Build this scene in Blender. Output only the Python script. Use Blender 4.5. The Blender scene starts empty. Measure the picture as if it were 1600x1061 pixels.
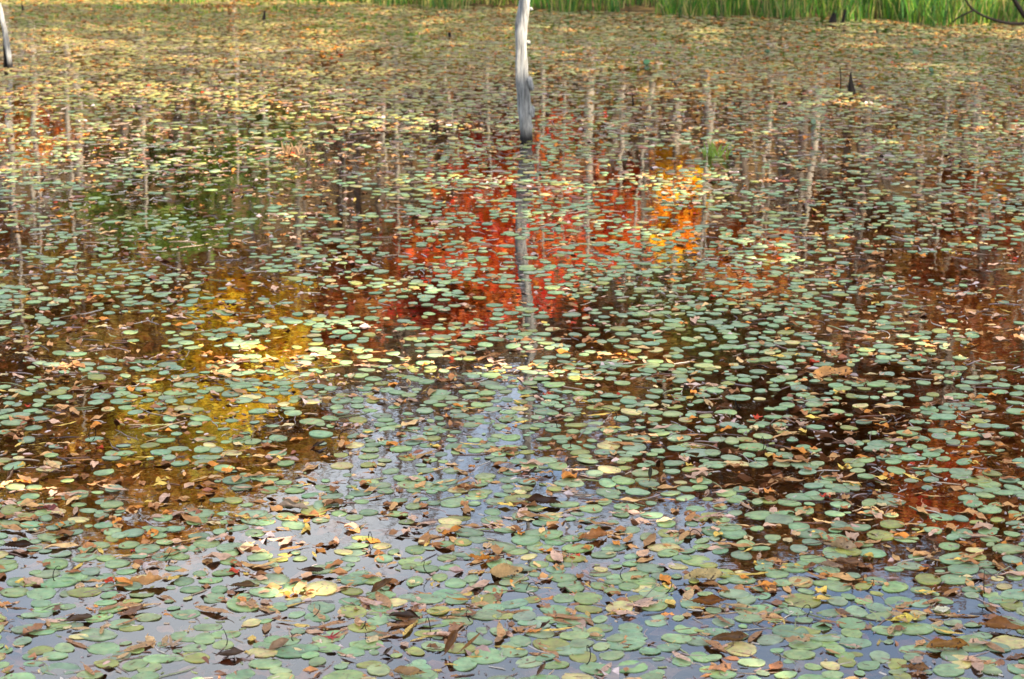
import bpy, math, random
import numpy as np
from mathutils import Vector, Matrix, Euler

# ------------------------------------------------------------------ camera, world, sun, exposure
sc = bpy.context.scene
C = bpy.context.collection
R = math.radians
rng = np.random.default_rng(11)
random.seed(11)

CAM_H, PITCH, FPX = 2.5, 14.0, 3700.0           # metres, degrees, focal length in photo pixels
cam_d = bpy.data.cameras.new('camera')
cam = bpy.data.objects.new('camera', cam_d); C.objects.link(cam)
cam.location = (0, 0, CAM_H)
cam.rotation_euler = (R(90 - PITCH), 0, 0)
cam_d.sensor_width = 36
cam_d.lens = FPX / 1600 * 36
cam_d.clip_start = 0.1; cam_d.clip_end = 3000
cam_d.dof.use_dof = True
cam_d.dof.focus_distance = 8.6
cam_d.dof.aperture_fstop = 7.0
sc.camera = cam

SUN_EL, SUN_AZ = 38.0, 49.0                     # azimuth: degrees to the right of straight behind the camera
sdir = Vector((math.sin(R(SUN_AZ)) * math.cos(R(SUN_EL)), -math.cos(R(SUN_AZ)) * math.cos(R(SUN_EL)), math.sin(R(SUN_EL))))
sun_d = bpy.data.lights.new('sun', 'SUN')
sun_d.energy = 4.0; sun_d.angle = R(0.55); sun_d.color = (1.0, 0.90, 0.72)
sun = bpy.data.objects.new('sun', sun_d); C.objects.link(sun)
sun.rotation_euler = sdir.to_track_quat('Z', 'Y').to_euler()
sun.location = (20, -20, 30)

w = bpy.data.worlds.new('World'); sc.world = w; w.use_nodes = True
nt = w.node_tree; N = nt.nodes; Lk = nt.links
N.clear()
out = N.new('ShaderNodeOutputWorld'); bg = N.new('ShaderNodeBackground')
sky = N.new('ShaderNodeTexSky'); sky.sky_type = 'NISHITA'; sky.sun_disc = False
sky.sun_elevation = R(SUN_EL); sky.sun_rotation = math.atan2(sdir.x, sdir.y)
sky.air_density = 1.0; sky.dust_density = 1.0; sky.ozone_density = 1.3
tc = N.new('ShaderNodeTexCoord')
mp = N.new('ShaderNodeMapping'); mp.inputs['Scale'].default_value = (1.6, 1.6, 4.2)
no = N.new('ShaderNodeTexNoise'); no.inputs['Scale'].default_value = 2.1; no.inputs['Detail'].default_value = 7; no.inputs['Roughness'].default_value = 0.55
rp = N.new('ShaderNodeValToRGB'); rp.color_ramp.elements[0].position = 0.40; rp.color_ramp.elements[1].position = 0.66
rp.color_ramp.elements[0].color = (0, 0, 0, 1); rp.color_ramp.elements[1].color = (0.85, 0.85, 0.85, 1)
mx = N.new('ShaderNodeMix'); mx.data_type = 'RGBA'
mx.inputs['B'].default_value = (6.0, 6.05, 6.0, 1)
Lk.new(tc.outputs['Generated'], mp.inputs['Vector']); Lk.new(mp.outputs[0], no.inputs['Vector'])
Lk.new(no.outputs['Fac'], rp.inputs['Fac']); Lk.new(rp.outputs['Color'], mx.inputs['Factor'])
Lk.new(sky.outputs['Color'], mx.inputs['A']); Lk.new(mx.outputs['Result'], bg.inputs['Color'])
bg.inputs['Strength'].default_value = 0.13
Lk.new(bg.outputs[0], out.inputs['Surface'])

sc.view_settings.view_transform = 'Standard'; sc.view_settings.look = 'None'
sc.view_settings.exposure = 2.12; sc.view_settings.gamma = 1.0
sc.view_settings.use_curve_mapping = False
sc.cycles.max_bounces = 6; sc.cycles.transparent_max_bounces = 8
sc.cycles.caustics_reflective = False; sc.cycles.caustics_refractive = False
sc.cycles.sample_clamp_indirect = 6.0

# ------------------------------------------------------------------ small helpers
def dep(y):                                   # tangent of the angle below the horizon of an image row
    return math.tan(R(PITCH) + math.atan((y - 530.5) / FPX))
def on_water(x, y, z=0.0):                     # a photo pixel -> the point of the water it looks at
    D = (CAM_H - z) / dep(y)
    depth = D * math.cos(R(PITCH)) + (CAM_H - z) * math.sin(R(PITCH))
    return Vector(((x - 800) / FPX * depth, D, z))
def mirror_z(D, y):                            # height of a thing at distance D mirrored at image row y
    return D * dep(y) - CAM_H
def mirror_x(D, x):
    return (x - 800) / FPX * D * 1.03
def project(p):                                # world arrays -> photo pixels
    X, Y, Z = p[..., 0], p[..., 1], p[..., 2] - CAM_H
    c, s = math.cos(R(PITCH)), math.sin(R(PITCH))
    d = Y * c - Z * s; v = -(Z * c + Y * s)
    return 800 + FPX * X / d, 530.5 + FPX * v / d

def mesh(name, V, F, col=None, smooth=False):
    V = np.asarray(V, np.float32); F = np.asarray(F, np.int32)
    k = F.shape[1]
    me = bpy.data.meshes.new(name)
    me.vertices.add(len(V)); me.vertices.foreach_set('co', V.ravel())
    me.loops.add(F.size); me.loops.foreach_set('vertex_index', F.ravel())
    me.polygons.add(len(F))
    me.polygons.foreach_set('loop_start', np.arange(0, F.size, k, dtype=np.int32))
    me.polygons.foreach_set('use_smooth', np.full(len(F), smooth, bool))
    me.update(calc_edges=True)
    if col is not None:
        a = me.color_attributes.new('Col', 'FLOAT_COLOR', 'POINT')
        c4 = np.ones((len(V), 4), np.float32); c4[:, :3] = col
        a.data.foreach_set('color', c4.ravel())
    return me
def obj(name, me, mat=None, parent=None, loc=None, rot=None, scale=None, color=None):
    o = bpy.data.objects.new(name, me); C.objects.link(o)
    if mat is not None and me is not None and not me.materials: me.materials.append(mat)
    if parent: o.parent = parent
    if loc is not None: o.location = loc
    if rot is not None: o.rotation_euler = rot
    if scale is not None: o.scale = scale if hasattr(scale, '__len__') else (scale,) * 3
    if color is not None: o.color = (*color, 1)
    return o
def tag(o, label=None, cat=None, group=None, kind=None):
    if label: o['label'] = label
    if cat: o['category'] = cat
    if group: o['group'] = group
    if kind: o['kind'] = kind
    return o
def tri_of_quads(F):
    F = np.asarray(F); return np.concatenate([F[:, [0, 1, 2]], F[:, [0, 2, 3]]])

def vnoise(x, y, seed=0, f=1.0):               # cheap smooth value noise on arrays, 0..1
    x = np.asarray(x, float) * f; y = np.asarray(y, float) * f
    xi = np.floor(x).astype(np.int64); yi = np.floor(y).astype(np.int64)
    fx = x - xi; fy = y - yi
    fx = fx * fx * (3 - 2 * fx); fy = fy * fy * (3 - 2 * fy)
    def h(a, b):
        n = (a * 374761393 + b * 668265263 + seed * 974711) & 0xffffffff
        n = ((n ^ (n >> 13)) * 1274126177) & 0xffffffff
        return ((n ^ (n >> 16)) & 0xffff) / 65535.0
    return (h(xi, yi) * (1 - fx) + h(xi + 1, yi) * fx) * (1 - fy) + (h(xi, yi + 1) * (1 - fx) + h(xi + 1, yi + 1) * fx) * fy
def sstep(a, b, x):
    t = np.clip((x - a) / (b - a), 0, 1); return t * t * (3 - 2 * t)

# ------------------------------------------------------------------ materials
def nodes(name):
    m = bpy.data.materials.new(name); m.use_nodes = True
    n = m.node_tree.nodes; n.clear()
    return m, n, m.node_tree.links
def add(n, typ, **kw):
    x = n.new(typ)
    for k, v in kw.items():
        if k in x.inputs: x.inputs[k].default_value = v
        else: setattr(x, k, v)
    return x
def surface_mat(name, source, rough=0.5, spec=0.5, transl=0.0, nscale=30, namt=0.5, spots=None, bump=0.0, bscale=60, coords='Object', hue=0.0):
    """Principled surface whose colour is the object's own colour or the mesh's Col attribute, varied by noise."""
    m, n, l = nodes(name)
    o = add(n, 'ShaderNodeOutputMaterial'); b = add(n, 'ShaderNodeBsdfPrincipled', Roughness=rough)
    b.inputs['Specular IOR Level'].default_value = spec
    if source == 'object':
        c = add(n, 'ShaderNodeObjectInfo').outputs['Color']
    elif source == 'attr':
        c = add(n, 'ShaderNodeAttribute', attribute_name='Col').outputs['Color']
    else:
        rgb = add(n, 'ShaderNodeRGB'); rgb.outputs[0].default_value = (*source, 1); c = rgb.outputs[0]
    vec = add(n, 'ShaderNodeNewGeometry').outputs['Position'] if coords == 'World' else add(n, 'ShaderNodeTexCoord').outputs[coords]
    no = add(n, 'ShaderNodeTexNoise', Scale=nscale, Detail=5.0, Roughness=0.6); l.new(vec, no.inputs['Vector'])
    mr = add(n, 'ShaderNodeMapRange'); mr.inputs['From Min'].default_value = 0.25; mr.inputs['From Max'].default_value = 0.75
    mr.inputs['To Min'].default_value = 1 - namt; mr.inputs['To Max'].default_value = 1 + namt
    l.new(no.outputs['Fac'], mr.inputs['Value'])
    mul = add(n, 'ShaderNodeVectorMath', operation='MULTIPLY')
    l.new(c, mul.inputs[0]); l.new(mr.outputs[0], mul.inputs[1]); c = mul.outputs[0]
    if hue:
        hn = add(n, 'ShaderNodeTexNoise', Scale=nscale * 1.7, Detail=3.0); l.new(vec, hn.inputs['Vector'])
        hm = add(n, 'ShaderNodeMapRange'); hm.inputs['From Min'].default_value = .3; hm.inputs['From Max'].default_value = .7; hm.inputs['To Min'].default_value = .5 - hue * .3; hm.inputs['To Max'].default_value = .5 + hue
        l.new(hn.outputs['Fac'], hm.inputs['Value'])
        hs = add(n, 'ShaderNodeHueSaturation'); l.new(hm.outputs[0], hs.inputs['Hue']); l.new(c, hs.inputs['Color']); c = hs.outputs[0]
    if spots:
        sp = add(n, 'ShaderNodeTexNoise', Scale=spots[1], Detail=3.0); l.new(vec, sp.inputs['Vector'])
        r2 = add(n, 'ShaderNodeValToRGB'); r2.color_ramp.elements[0].position = spots[2]; r2.color_ramp.elements[1].position = spots[2] + 0.06
        l.new(sp.outputs['Fac'], r2.inputs['Fac'])
        mx = add(n, 'ShaderNodeMix', data_type='RGBA'); mx.inputs['B'].default_value = (*spots[0], 1)
        l.new(r2.outputs['Color'], mx.inputs['Factor']); l.new(c, mx.inputs['A']); c = mx.outputs['Result']
    l.new(c, b.inputs['Base Color'])
    if bump:
        bn = add(n, 'ShaderNodeTexNoise', Scale=bscale, Detail=4.0); l.new(vec, bn.inputs['Vector'])
        bu = add(n, 'ShaderNodeBump', Strength=1.0, Distance=bump); l.new(bn.outputs['Fac'], bu.inputs['Height']); l.new(bu.outputs[0], b.inputs['Normal'])
    if transl:
        tr = add(n, 'ShaderNodeBsdfTranslucent'); l.new(c, tr.inputs['Color'])
        ms = add(n, 'ShaderNodeMixShader'); ms.inputs[0].default_value = transl
        l.new(b.outputs[0], ms.inputs[1]); l.new(tr.outputs[0], ms.inputs[2]); l.new(ms.outputs[0], o.inputs['Surface'])
    else:
        l.new(b.outputs[0], o.inputs['Surface'])
    return m

M = {}
PADK = dict(rough=0.48, spec=0.36, nscale=26, namt=0.40, spots=((0.15, 0.09, 0.035), 85, 0.64), bump=0.0012, bscale=55, coords='World', hue=-0.05)
M['pad'] = surface_mat('pad_object', 'object', **PADK)
M['pad_attr'] = surface_mat('pad_carpet', 'attr', **PADK)
M['leaf'] = surface_mat('fallen_leaf', 'object', 0.5, 0.4, 0.32, 45, 0.4, ((0.07, 0.03, 0.012), 60, 0.63), 0.001, 60)
M['leaf_attr'] = surface_mat('fallen_leaf_litter', 'attr', 0.7, 0.15, 0.15, 45, 0.4, ((0.07, 0.03, 0.012), 60, 0.65), 0.001, 60)
M['sunk'] = surface_mat('sunken_leaf', 'attr', 0.7, 0.2, 0.0, 40, 0.4)
M['stem'] = surface_mat('floating_stem', 'attr', 0.35, 0.5, 0.0, 50, 0.3)
M['foliage'] = surface_mat('foliage', 'object', 0.55, 0.3, 0.4, 1.6, 0.75, hue=0.055)
M['foliage_attr'] = surface_mat('foliage_mass', 'attr', 0.55, 0.3, 0.4, 1.3, 0.4)
M['grass'] = surface_mat('grass_blades', 'attr', 0.5, 0.35, 0.35, 2.0, 0.3)
M['bark_pale'] = surface_mat('bark_pale', (0.31, 0.26, 0.20), 0.85, 0.2, 0, 6, 0.35, ((0.08, 0.06, 0.05), 9, 0.64), 0.006, 20)
M['bark_dark'] = surface_mat('bark_dark', (0.13, 0.10, 0.075), 0.9, 0.2, 0, 8, 0.5, None, 0.01, 25)
M['bark_wet'] = surface_mat('bark_wet', (0.012, 0.008, 0.006), 0.8, 0.15, 0, 20, 0.5, None, 0.004, 40)
M['bed'] = surface_mat('pond_mud', (0.040, 0.020, 0.009), 0.9, 0.1, 0, 3, 0.5, None, 0.0, 3)

def ground_mat():
    m, n, l = nodes('forest_floor')
    o = add(n, 'ShaderNodeOutputMaterial'); b = add(n, 'ShaderNodeBsdfPrincipled', Roughness=0.95); b.inputs['Specular IOR Level'].default_value = 0.1
    t = add(n, 'ShaderNodeTexCoord')
    n1 = add(n, 'ShaderNodeTexNoise', Scale=0.8, Detail=6.0); n2 = add(n, 'ShaderNodeTexVoronoi', Scale=14.0)
    l.new(t.outputs['Object'], n1.inputs['Vector']); l.new(t.outputs['Object'], n2.inputs['Vector'])
    r1 = add(n, 'ShaderNodeValToRGB')
    r1.color_ramp.elements[0].color = (0.05, 0.028, 0.014, 1); r1.color_ramp.elements[1].color = (0.19, 0.10, 0.04, 1)
    e = r1.color_ramp.elements.new(0.55); e.color = (0.10, 0.06, 0.02, 1)
    l.new(n1.outputs['Fac'], r1.inputs['Fac'])
    hv = add(n, 'ShaderNodeHueSaturation'); l.new(r1.outputs[0], hv.inputs['Color'])
    mr = add(n, 'ShaderNodeMapRange'); mr.inputs['To Min'].default_value = 0.5; mr.inputs['To Max'].default_value = 1.6
    sx = add(n, 'ShaderNodeSeparateColor'); l.new(n2.outputs['Color'], sx.inputs[0]); l.new(sx.outputs[0], mr.inputs['Value'])
    l.new(mr.outputs[0], hv.inputs['Value']); l.new(hv.outputs[0], b.inputs['Base Color'])
    bu = add(n, 'ShaderNodeBump', Distance=0.03, Strength=0.6); l.new(n2.outputs['Distance'], bu.inputs['Height']); l.new(bu.outputs[0], b.inputs['Normal'])
    l.new(b.outputs[0], o.inputs['Surface'])
    return m
M['ground'] = ground_mat()

def water_mat():
    m, n, l = nodes('pond_water')
    o = add(n, 'ShaderNodeOutputMaterial')
    t = add(n, 'ShaderNodeTexCoord')
    n1 = add(n, 'ShaderNodeTexNoise', Scale=2.2, Detail=2.0); n2 = add(n, 'ShaderNodeTexNoise', Scale=13.0, Detail=2.0)
    l.new(t.outputs['Object'], n1.inputs['Vector']); l.new(t.outputs['Object'], n2.inputs['Vector'])
    b1 = add(n, 'ShaderNodeBump', Strength=1.0, Distance=0.0011); l.new(n1.outputs['Fac'], b1.inputs['Height'])
    b2 = add(n, 'ShaderNodeBump', Strength=1.0, Distance=0.00022); l.new(n2.outputs['Fac'], b2.inputs['Height']); l.new(b1.outputs[0], b2.inputs['Normal'])
    gl = add(n, 'ShaderNodeBsdfGlossy', Roughness=0.012); gl.inputs['Color'].default_value = (1, 1, 1, 1)
    tr = add(n, 'ShaderNodeBsdfTransparent'); tr.inputs['Color'].default_value = (0.66, 0.47, 0.32, 1)
    fr = add(n, 'ShaderNodeFresnel', IOR=1.45)
    l.new(b2.outputs[0], gl.inputs['Normal'])
    ms = add(n, 'ShaderNodeMixShader'); l.new(fr.outputs[0], ms.inputs[0]); l.new(tr.outputs[0], ms.inputs[1]); l.new(gl.outputs[0], ms.inputs[2])
    # floating dust and pollen specks, gathered in drifts
    s1 = add(n, 'ShaderNodeTexNoise', Scale=150.0, Detail=2.0); s2 = add(n, 'ShaderNodeTexNoise', Scale=4.0, Detail=4.0, Distortion=1.2)
    l.new(t.outputs['Object'], s1.inputs['Vector']); l.new(t.outputs['Object'], s2.inputs['Vector'])
    sm = add(n, 'ShaderNodeMath', operation='MULTIPLY_ADD'); sm.inputs[1].default_value = .45; l.new(s2.outputs['Fac'], sm.inputs[0]); l.new(s1.outputs['Fac'], sm.inputs[2])
    sr = add(n, 'ShaderNodeMapRange'); sr.inputs['From Min'].default_value = .90; sr.inputs['From Max'].default_value = .96; sr.inputs['To Max'].default_value = .7
    l.new(sm.outputs[0], sr.inputs['Value'])
    df = add(n, 'ShaderNodeBsdfDiffuse'); df.inputs['Color'].default_value = (.34, .27, .19, 1)
    m2 = add(n, 'ShaderNodeMixShader'); l.new(sr.outputs[0], m2.inputs[0]); l.new(ms.outputs[0], m2.inputs[1]); l.new(df.outputs[0], m2.inputs[2])
    l.new(m2.outputs[0], o.inputs['Surface'])
    return m
M['water'] = water_mat()

# ------------------------------------------------------------------ setting: terrain, pond
SX = np.array([-40, -5.5, -1.7, 1.3, 4.9, 8.0, 40]); SY = np.array([26.0, 24.9, 24.3, 23.3, 22.4, 21.6, 21.0])
RIGHT_BANK, LEFT_BANK, NEAR_BANK = 8.0, -17.0, 3.2
def shore_y(x): return np.interp(x, SX, SY)
def ground_z(x, y):
    x = np.asarray(x, float); y = np.asarray(y, float)
    d = np.maximum.reduce([y - shore_y(x), x - RIGHT_BANK, LEFT_BANK - x, NEAR_BANK - y])
    d = d + (vnoise(x, y, 3, 0.9) - 0.5) * 0.5 * sstep(-2, 0, d)
    z = np.where(d < 0, np.maximum(-0.38, 0.16 * d), 0.14 * sstep(0, 1.2, d) + 0.055 * np.maximum(d - 1, 0))
    back = np.maximum(y - shore_y(x) - 16, 0)
    z = z + 0.34 * np.minimum(back, 60) + (vnoise(x, y, 9, 0.12) - 0.5) * np.clip(d * 0.05, 0, 2.5)
    near = np.maximum(NEAR_BANK - y, 0)
    return z - 0.03 * np.minimum(near, 30)
def stretch(a, b, lo, hi, n_in, n_out):
    inner = np.linspace(a, b, n_in)
    g = np.geomspace(1.0, 1 + (hi - b), n_out) - 1
    g2 = np.geomspace(1.0, 1 + (a - lo), n_out) - 1
    return np.concatenate([(a - g2[1:])[::-1], inner, b + g[1:]])
gx = stretch(-20, 12, -700, 700, 110, 18); gy = stretch(0, 46, -500, 900, 150, 18)
GX, GY = np.meshgrid(gx, gy)
V = np.stack([GX, GY, ground_z(GX, GY)], -1).reshape(-1, 3)
nx, ny = len(gx), len(gy)
ii = (np.arange(ny - 1)[:, None] * nx + np.arange(nx - 1)[None]).ravel()
F = np.stack([ii, ii + 1, ii + nx + 1, ii + nx], -1)
tag(obj('ground', mesh('ground', V, F, smooth=True), M['ground']), kind='structure')
Vw = np.array([[-24, 0.5, 0], [14, 0.5, 0], [14, 30, 0], [-24, 30, 0]], float)
tag(obj('water', mesh('water', Vw, np.array([[0, 1, 2, 3]])), M['water']), kind='structure')

# ------------------------------------------------------------------ trees
def tube(path, rad, sides=8):
    path = np.asarray(path, float); rad = np.asarray(rad, float)
    n = len(path)
    tg = np.gradient(path, axis=0); tg /= np.linalg.norm(tg, axis=1)[:, None] + 1e-9
    ref = np.where(np.abs(tg[:, 2:3]) < 0.9, np.array([[0, 0, 1.0]]), np.array([[1.0, 0, 0]]))
    a = np.cross(tg, ref); a /= np.linalg.norm(a, axis=1)[:, None] + 1e-9
    b = np.cross(tg, a)
    th = np.linspace(0, 2 * np.pi, sides, endpoint=False)
    V = path[:, None] + rad[:, None, None] * (np.cos(th)[None, :, None] * a[:, None] + np.sin(th)[None, :, None] * b[:, None])
    V = V.reshape(-1, 3); F = []
    for i in range(n - 1):
        for j in range(sides):
            k = (j + 1) % sides
            F.append((i * sides + j, i * sides + k, (i + 1) * sides + k, (i + 1) * sides + j))
    for j in range(1, sides - 1): F.append(((n - 1) * sides, (n - 1) * sides + j, (n - 1) * sides + j + 1, (n - 1) * sides + j + 1))
    F = np.array(F)
    return V, tri_of_quads(F[:(n - 1) * sides]) if True else F
def join(parts):
    Vs, Fs, o = [], [], 0
    for V, F in parts:
        Vs.append(V); Fs.append(F + o); o += len(V)
    return np.concatenate(Vs), np.concatenate(Fs)
def limb_system(h, r0, lean, rg, nlimb, lo=0.35, spread=0.22, twigs=3):
    """Trunk with limbs and twigs, base at the origin. Returns mesh arrays and the limb ends."""
    t = np.linspace(0, 1, 12)
    wob = np.cumsum(rg.normal(0, 0.012 * h, (12, 2)), 0) * 0.5; wob -= wob[0]
    path = np.stack([lean[0] * t * h + wob[:, 0], lean[1] * t * h + wob[:, 1], t * h - 0.15 * (t == 0)], -1)
    rad = r0 * (1 - 0.82 * t); rad[0] *= 1.35
    parts = [tube(path, rad, 8)]; ends = []
    for k in range(nlimb):
        s = rg.uniform(lo, 0.97)
        p0 = np.array([np.interp(s, t, path[:, i]) for i in range(3)])
        az = rg.uniform(0, 2 * np.pi); L = h * spread * rg.uniform(0.5, 1.1) * (1.25 - 0.6 * s)
        up = rg.uniform(0.25, 0.9)
        d = np.array([math.cos(az), math.sin(az), up])
        q = np.linspace(0, 1, 5)[:, None]
        lp = p0 + d * L * q + np.array([0, 0, 0.18 * L]) * q ** 2 + np.cumsum(rg.normal(0, 0.02 * L, (5, 3)), 0)
        lp[0] = p0
        rr = r0 * (1 - 0.82 * s) * 0.5
        parts.append(tube(lp, np.linspace(rr, 0.006, 5), 5)); ends += [lp[2], lp[3], lp[4]]
        for j in range(twigs):
            b0 = lp[rg.integers(1, 5)]
            dd = d + rg.normal(0, 0.6, 3); dd[2] += 0.3; dd /= np.linalg.norm(dd)
            tp = b0 + dd * L * 0.45 * np.linspace(0, 1, 4)[:, None] + np.cumsum(rg.normal(0, 0.015 * L, (4, 3)), 0); tp[0] = b0
            parts.append(tube(tp, np.linspace(rr * 0.4 + 0.004, 0.004, 4), 4)); ends.append(tp[3])
    return join(parts), np.array(ends).reshape(-1, 3), path
def leaf_quads(P, size, rg, flat=0.0):
    n = len(P)
    nrm = rg.normal(0, 1, (n, 3)); nrm[:, 2] += flat; nrm /= np.linalg.norm(nrm, axis=1)[:, None]
    a = np.cross(nrm, rg.normal(0, 1, (n, 3))); a /= np.linalg.norm(a, axis=1)[:, None]; b = np.cross(nrm, a)
    s = (size * rg.uniform(0.6, 1.25, n))[:, None]
    V = np.stack([P - a * s * 0.62, P + b * s * 0.36 - a * s * 0.1, P + a * s * 0.62, P - b * s * 0.36 - a * s * 0.1], 1).reshape(-1, 3)
    F = np.arange(4 * n).reshape(-1, 4)
    return V, F
def crown_points(n, rx, ry, rz, cen, ends, rg, nclump=26, sig=0.24):
    """leaf positions: clumps spread through an uneven ellipsoid volume"""
    c = rg.normal(0, 1, (nclump, 3)); c /= np.linalg.norm(c, axis=1)[:, None]
    c *= (rg.uniform(0.15, 1.0, (nclump, 1)) ** 0.45) * rg.uniform(0.7, 1.08, (nclump, 1))
    c = c * np.array([rx, ry, rz]) + cen
    wgt = rg.uniform(0.3, 1.6, nclump); wgt /= wgt.sum()
    idx = rg.choice(nclump, n, p=wgt)
    s = sig * min(rx, rz) * rg.uniform(0.7, 1.5, nclump)
    off = rg.normal(0, 1, (n, 3)) * s[idx][:, None]; off[:, 2] *= 0.55
    return c[idx] + off
def tree(name, label, group, px, D, ylo, yhi, hw, colour, nleaf, bark='bark_dark', size=0.10, r0=0.09, seed=0, extra=0.0, lean=(0, 0), nclump=26):
    rg = np.random.default_rng(seed * 7 + 5)
    X = mirror_x(D, px); gz = float(ground_z(X, D))
    z0, z1 = mirror_z(D, ylo), mirror_z(D, yhi)
    h = z1 - gz + extra
    rx = hw / FPX * D; rz = (z1 - z0) / 2; cz = (z0 + z1) / 2 - gz
    root = obj(name, None, loc=(X, D, gz)); tag(root, label, 'tree', group)
    (V, F), ends, path = limb_system(h, r0, lean, rg, 12, max(0.2, (z0 - gz) / h * 0.85), 0.16)
    obj('trunk', mesh('trunk', V, F, smooth=True), M[bark], root)
    ctr = np.array([np.interp(cz / h, np.linspace(0, 1, 12), path[:, i]) for i in range(3)]); ctr[2] = cz
    P = crown_points(nleaf, rx, min(rx, 1.6), rz, ctr, ends, rg, 34, .19)
    P = P[P[:, 2] > 0.2]
    V, F = leaf_quads(P, size, rg, 0.5)
    obj('crown', mesh('crown', V, F), M['foliage'], root, color=colour)
    return root
GF = 'trees mirrored in the pond'
T = [  # px, distance, mirrored crown from row .. to row, half width px, colour, leaves, name, label
 (815, 30.5, 200, 470, 175, (0.72, 0.05, 0.016), 4300, 'red_maple', 'scarlet maple whose brilliant red crown is mirrored around the dead trunk'),
 (965, 31.5, 215, 450, 105, (0.72, 0.10, 0.02), 3200, 'red_maple', 'vermilion maple mirrored between the dead trunk and the golden tree'),
 (690, 33.5, 300, 560, 95, (0.480, 0.050, 0.018), 3800, 'red_maple', 'dark crimson maple mirrored beside the scarlet crown on its left'),
 (1050, 28.6, 190, 440, 40, (1.0, 0.44, 0.025), 5600, 'golden_tree', 'narrow golden orange tree mirrored as a bright vertical column'),
 (1160, 33.0, 300, 500, 75, (0.620, 0.160, 0.040), 2600, 'maple_tree', 'dull orange maple mirrored right of the golden column'),
 (1330, 34.0, 250, 570, 120, (0.255, 0.079, 0.027), 4200, 'oak_tree', 'dark brown oak mirrored right of the dull orange maple'),
 (1505, 33.0, 215, 610, 115, (0.340, 0.079, 0.024), 4600, 'oak_tree', 'dark red oak mirrored near the right edge of the pond'),
 (1500, 37.0, 660, 850, 90, (0.600, 0.105, 0.030), 3000, 'tall_maple', 'tall red maple mirrored low in the right corner'),
 (1260, 42.0, 560, 835, 160, (0.238, 0.079, 0.030), 5600, 'tall_oak', 'tall rusty oak mirrored as brown water right of the sky gap'),
 (1420, 44.0, 520, 800, 150, (0.272, 0.070, 0.027), 4800, 'tall_oak', 'tall maroon oak mirrored behind the dark red oak'),
 (300, 30.5, 190, 410, 165, (0.15, 0.20, 0.025), 4200, 'green_tree', 'still green broadleaf tree mirrored left of the middle'),
 (420, 34.0, 150, 300, 90, (0.170, 0.228, 0.045), 2300, 'green_tree', 'olive green bushy tree mirrored above the gold crown'),
 (415, 36.0, 390, 680, 125, (0.85, 0.48, 0.04), 5600, 'golden_tree', 'golden yellow tree mirrored large left of the sky gap'),
 (300, 39.0, 540, 740, 100, (0.600, 0.385, 0.045), 2800, 'golden_tree', 'ochre tree mirrored left of the golden yellow crown'),
 (545, 35.0, 320, 570, 80, (0.442, 0.105, 0.030), 2800, 'maple_tree', 'rusty maple mirrored between golden crown and crimson maple'),
 (140, 36.0, 290, 640, 140, (0.340, 0.175, 0.045), 4800, 'oak_tree', 'brown oak mirrored near the left edge behind pale trunks'),
 (210, 40.0, 640, 885, 190, (0.561, 0.245, 0.045), 5600, 'tall_oak', 'tall orange brown oak mirrored low on the left'),
 (30, 41.0, 560, 790, 130, (0.374, 0.210, 0.060), 3600, 'tall_oak', 'tall tan oak mirrored at the left edge'),
 (60, 29.0, 140, 270, 52, (0.600, 0.158, 0.038), 1700, 'maple_tree', 'small rust red maple mirrored beside the leaning snag'),
 (90, 43.0, 420, 860, 150, (0.442, 0.193, 0.045), 6200, 'tall_oak', 'tall amber oak mirrored behind the pale trunks on the left'),
 (345, 44.0, 600, 830, 120, (0.510, 0.245, 0.045), 4800, 'tall_oak', 'tall honey brown oak mirrored under the golden crowns'),
 (470, 45.0, 560, 760, 90, (0.408, 0.193, 0.045), 3600, 'tall_oak', 'chestnut brown oak mirrored right of the golden yellow tree'),
 (1130, 45.0, 600, 800, 110, (0.289, 0.096, 0.038), 4400, 'tall_oak', 'dark chestnut oak mirrored right of the sky gap'),
 (1340, 41.0, 640, 880, 120, (0.323, 0.105, 0.033), 4800, 'tall_oak', 'tall mahogany oak mirrored above the lower right pads'),
 (1590, 40.0, 520, 860, 120, (0.340, 0.096, 0.030), 5200, 'tall_oak', 'tall reddish oak mirrored at the right edge'),
 (900, 44.0, 540, 760, 80, (0.374, 0.158, 0.053), 1500, 'thin_oak', 'thin brown oak with sparse leaves mirrored right of the trunk reflection'),
 (700, 45.0, 520, 680, 90, (0.374, 0.175, 0.060), 900, 'thin_oak', 'sparse brown oak mirrored across the blue sky gap'),
 (1000, 46.0, 620, 800, 80, (0.340, 0.140, 0.045), 1500, 'thin_oak', 'sparse russet oak mirrored at the right rim of the sky gap'),
 (1480, 39.0, 700, 960, 130, (0.26, 0.09, 0.03), 4200, 'tall_oak', 'very tall brown oak mirrored in the lower right corner'),
 (1230, 43.0, 740, 900, 110, (0.24, 0.10, 0.035), 2600, 'tall_oak', 'thin topped oak mirrored right of the lower middle'),
 (960, 42.0, 470, 640, 100, (0.340, 0.131, 0.038), 3200, 'oak_tree', 'russet oak mirrored below the vermilion maple'),
 (1090, 44.0, 480, 720, 90, (0.374, 0.149, 0.045), 3600, 'oak_tree', 'brown orange oak mirrored below the golden column'),
 (560, 46.0, 470, 640, 90, (0.374, 0.210, 0.053), 2800, 'oak_tree', 'olive brown oak mirrored at the left rim of the sky gap'),
 (760, 46.0, 400, 560, 110, (0.408, 0.123, 0.045), 3200, 'oak_tree', 'brick brown oak mirrored just above the sky gap'),
]
for i, (px, D, a, b, hw, col, nl, nm, lb) in enumerate(T):
    tree(nm, lb, GF, px, D, a, b, hw, col, nl, 'bark_dark' if i % 3 else 'bark_pale', seed=i + 1, extra=random.uniform(0.1, 0.8), size=0.105 + 0.003 * (D - 30), lean=(random.uniform(-.04, .04), 0))

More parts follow.
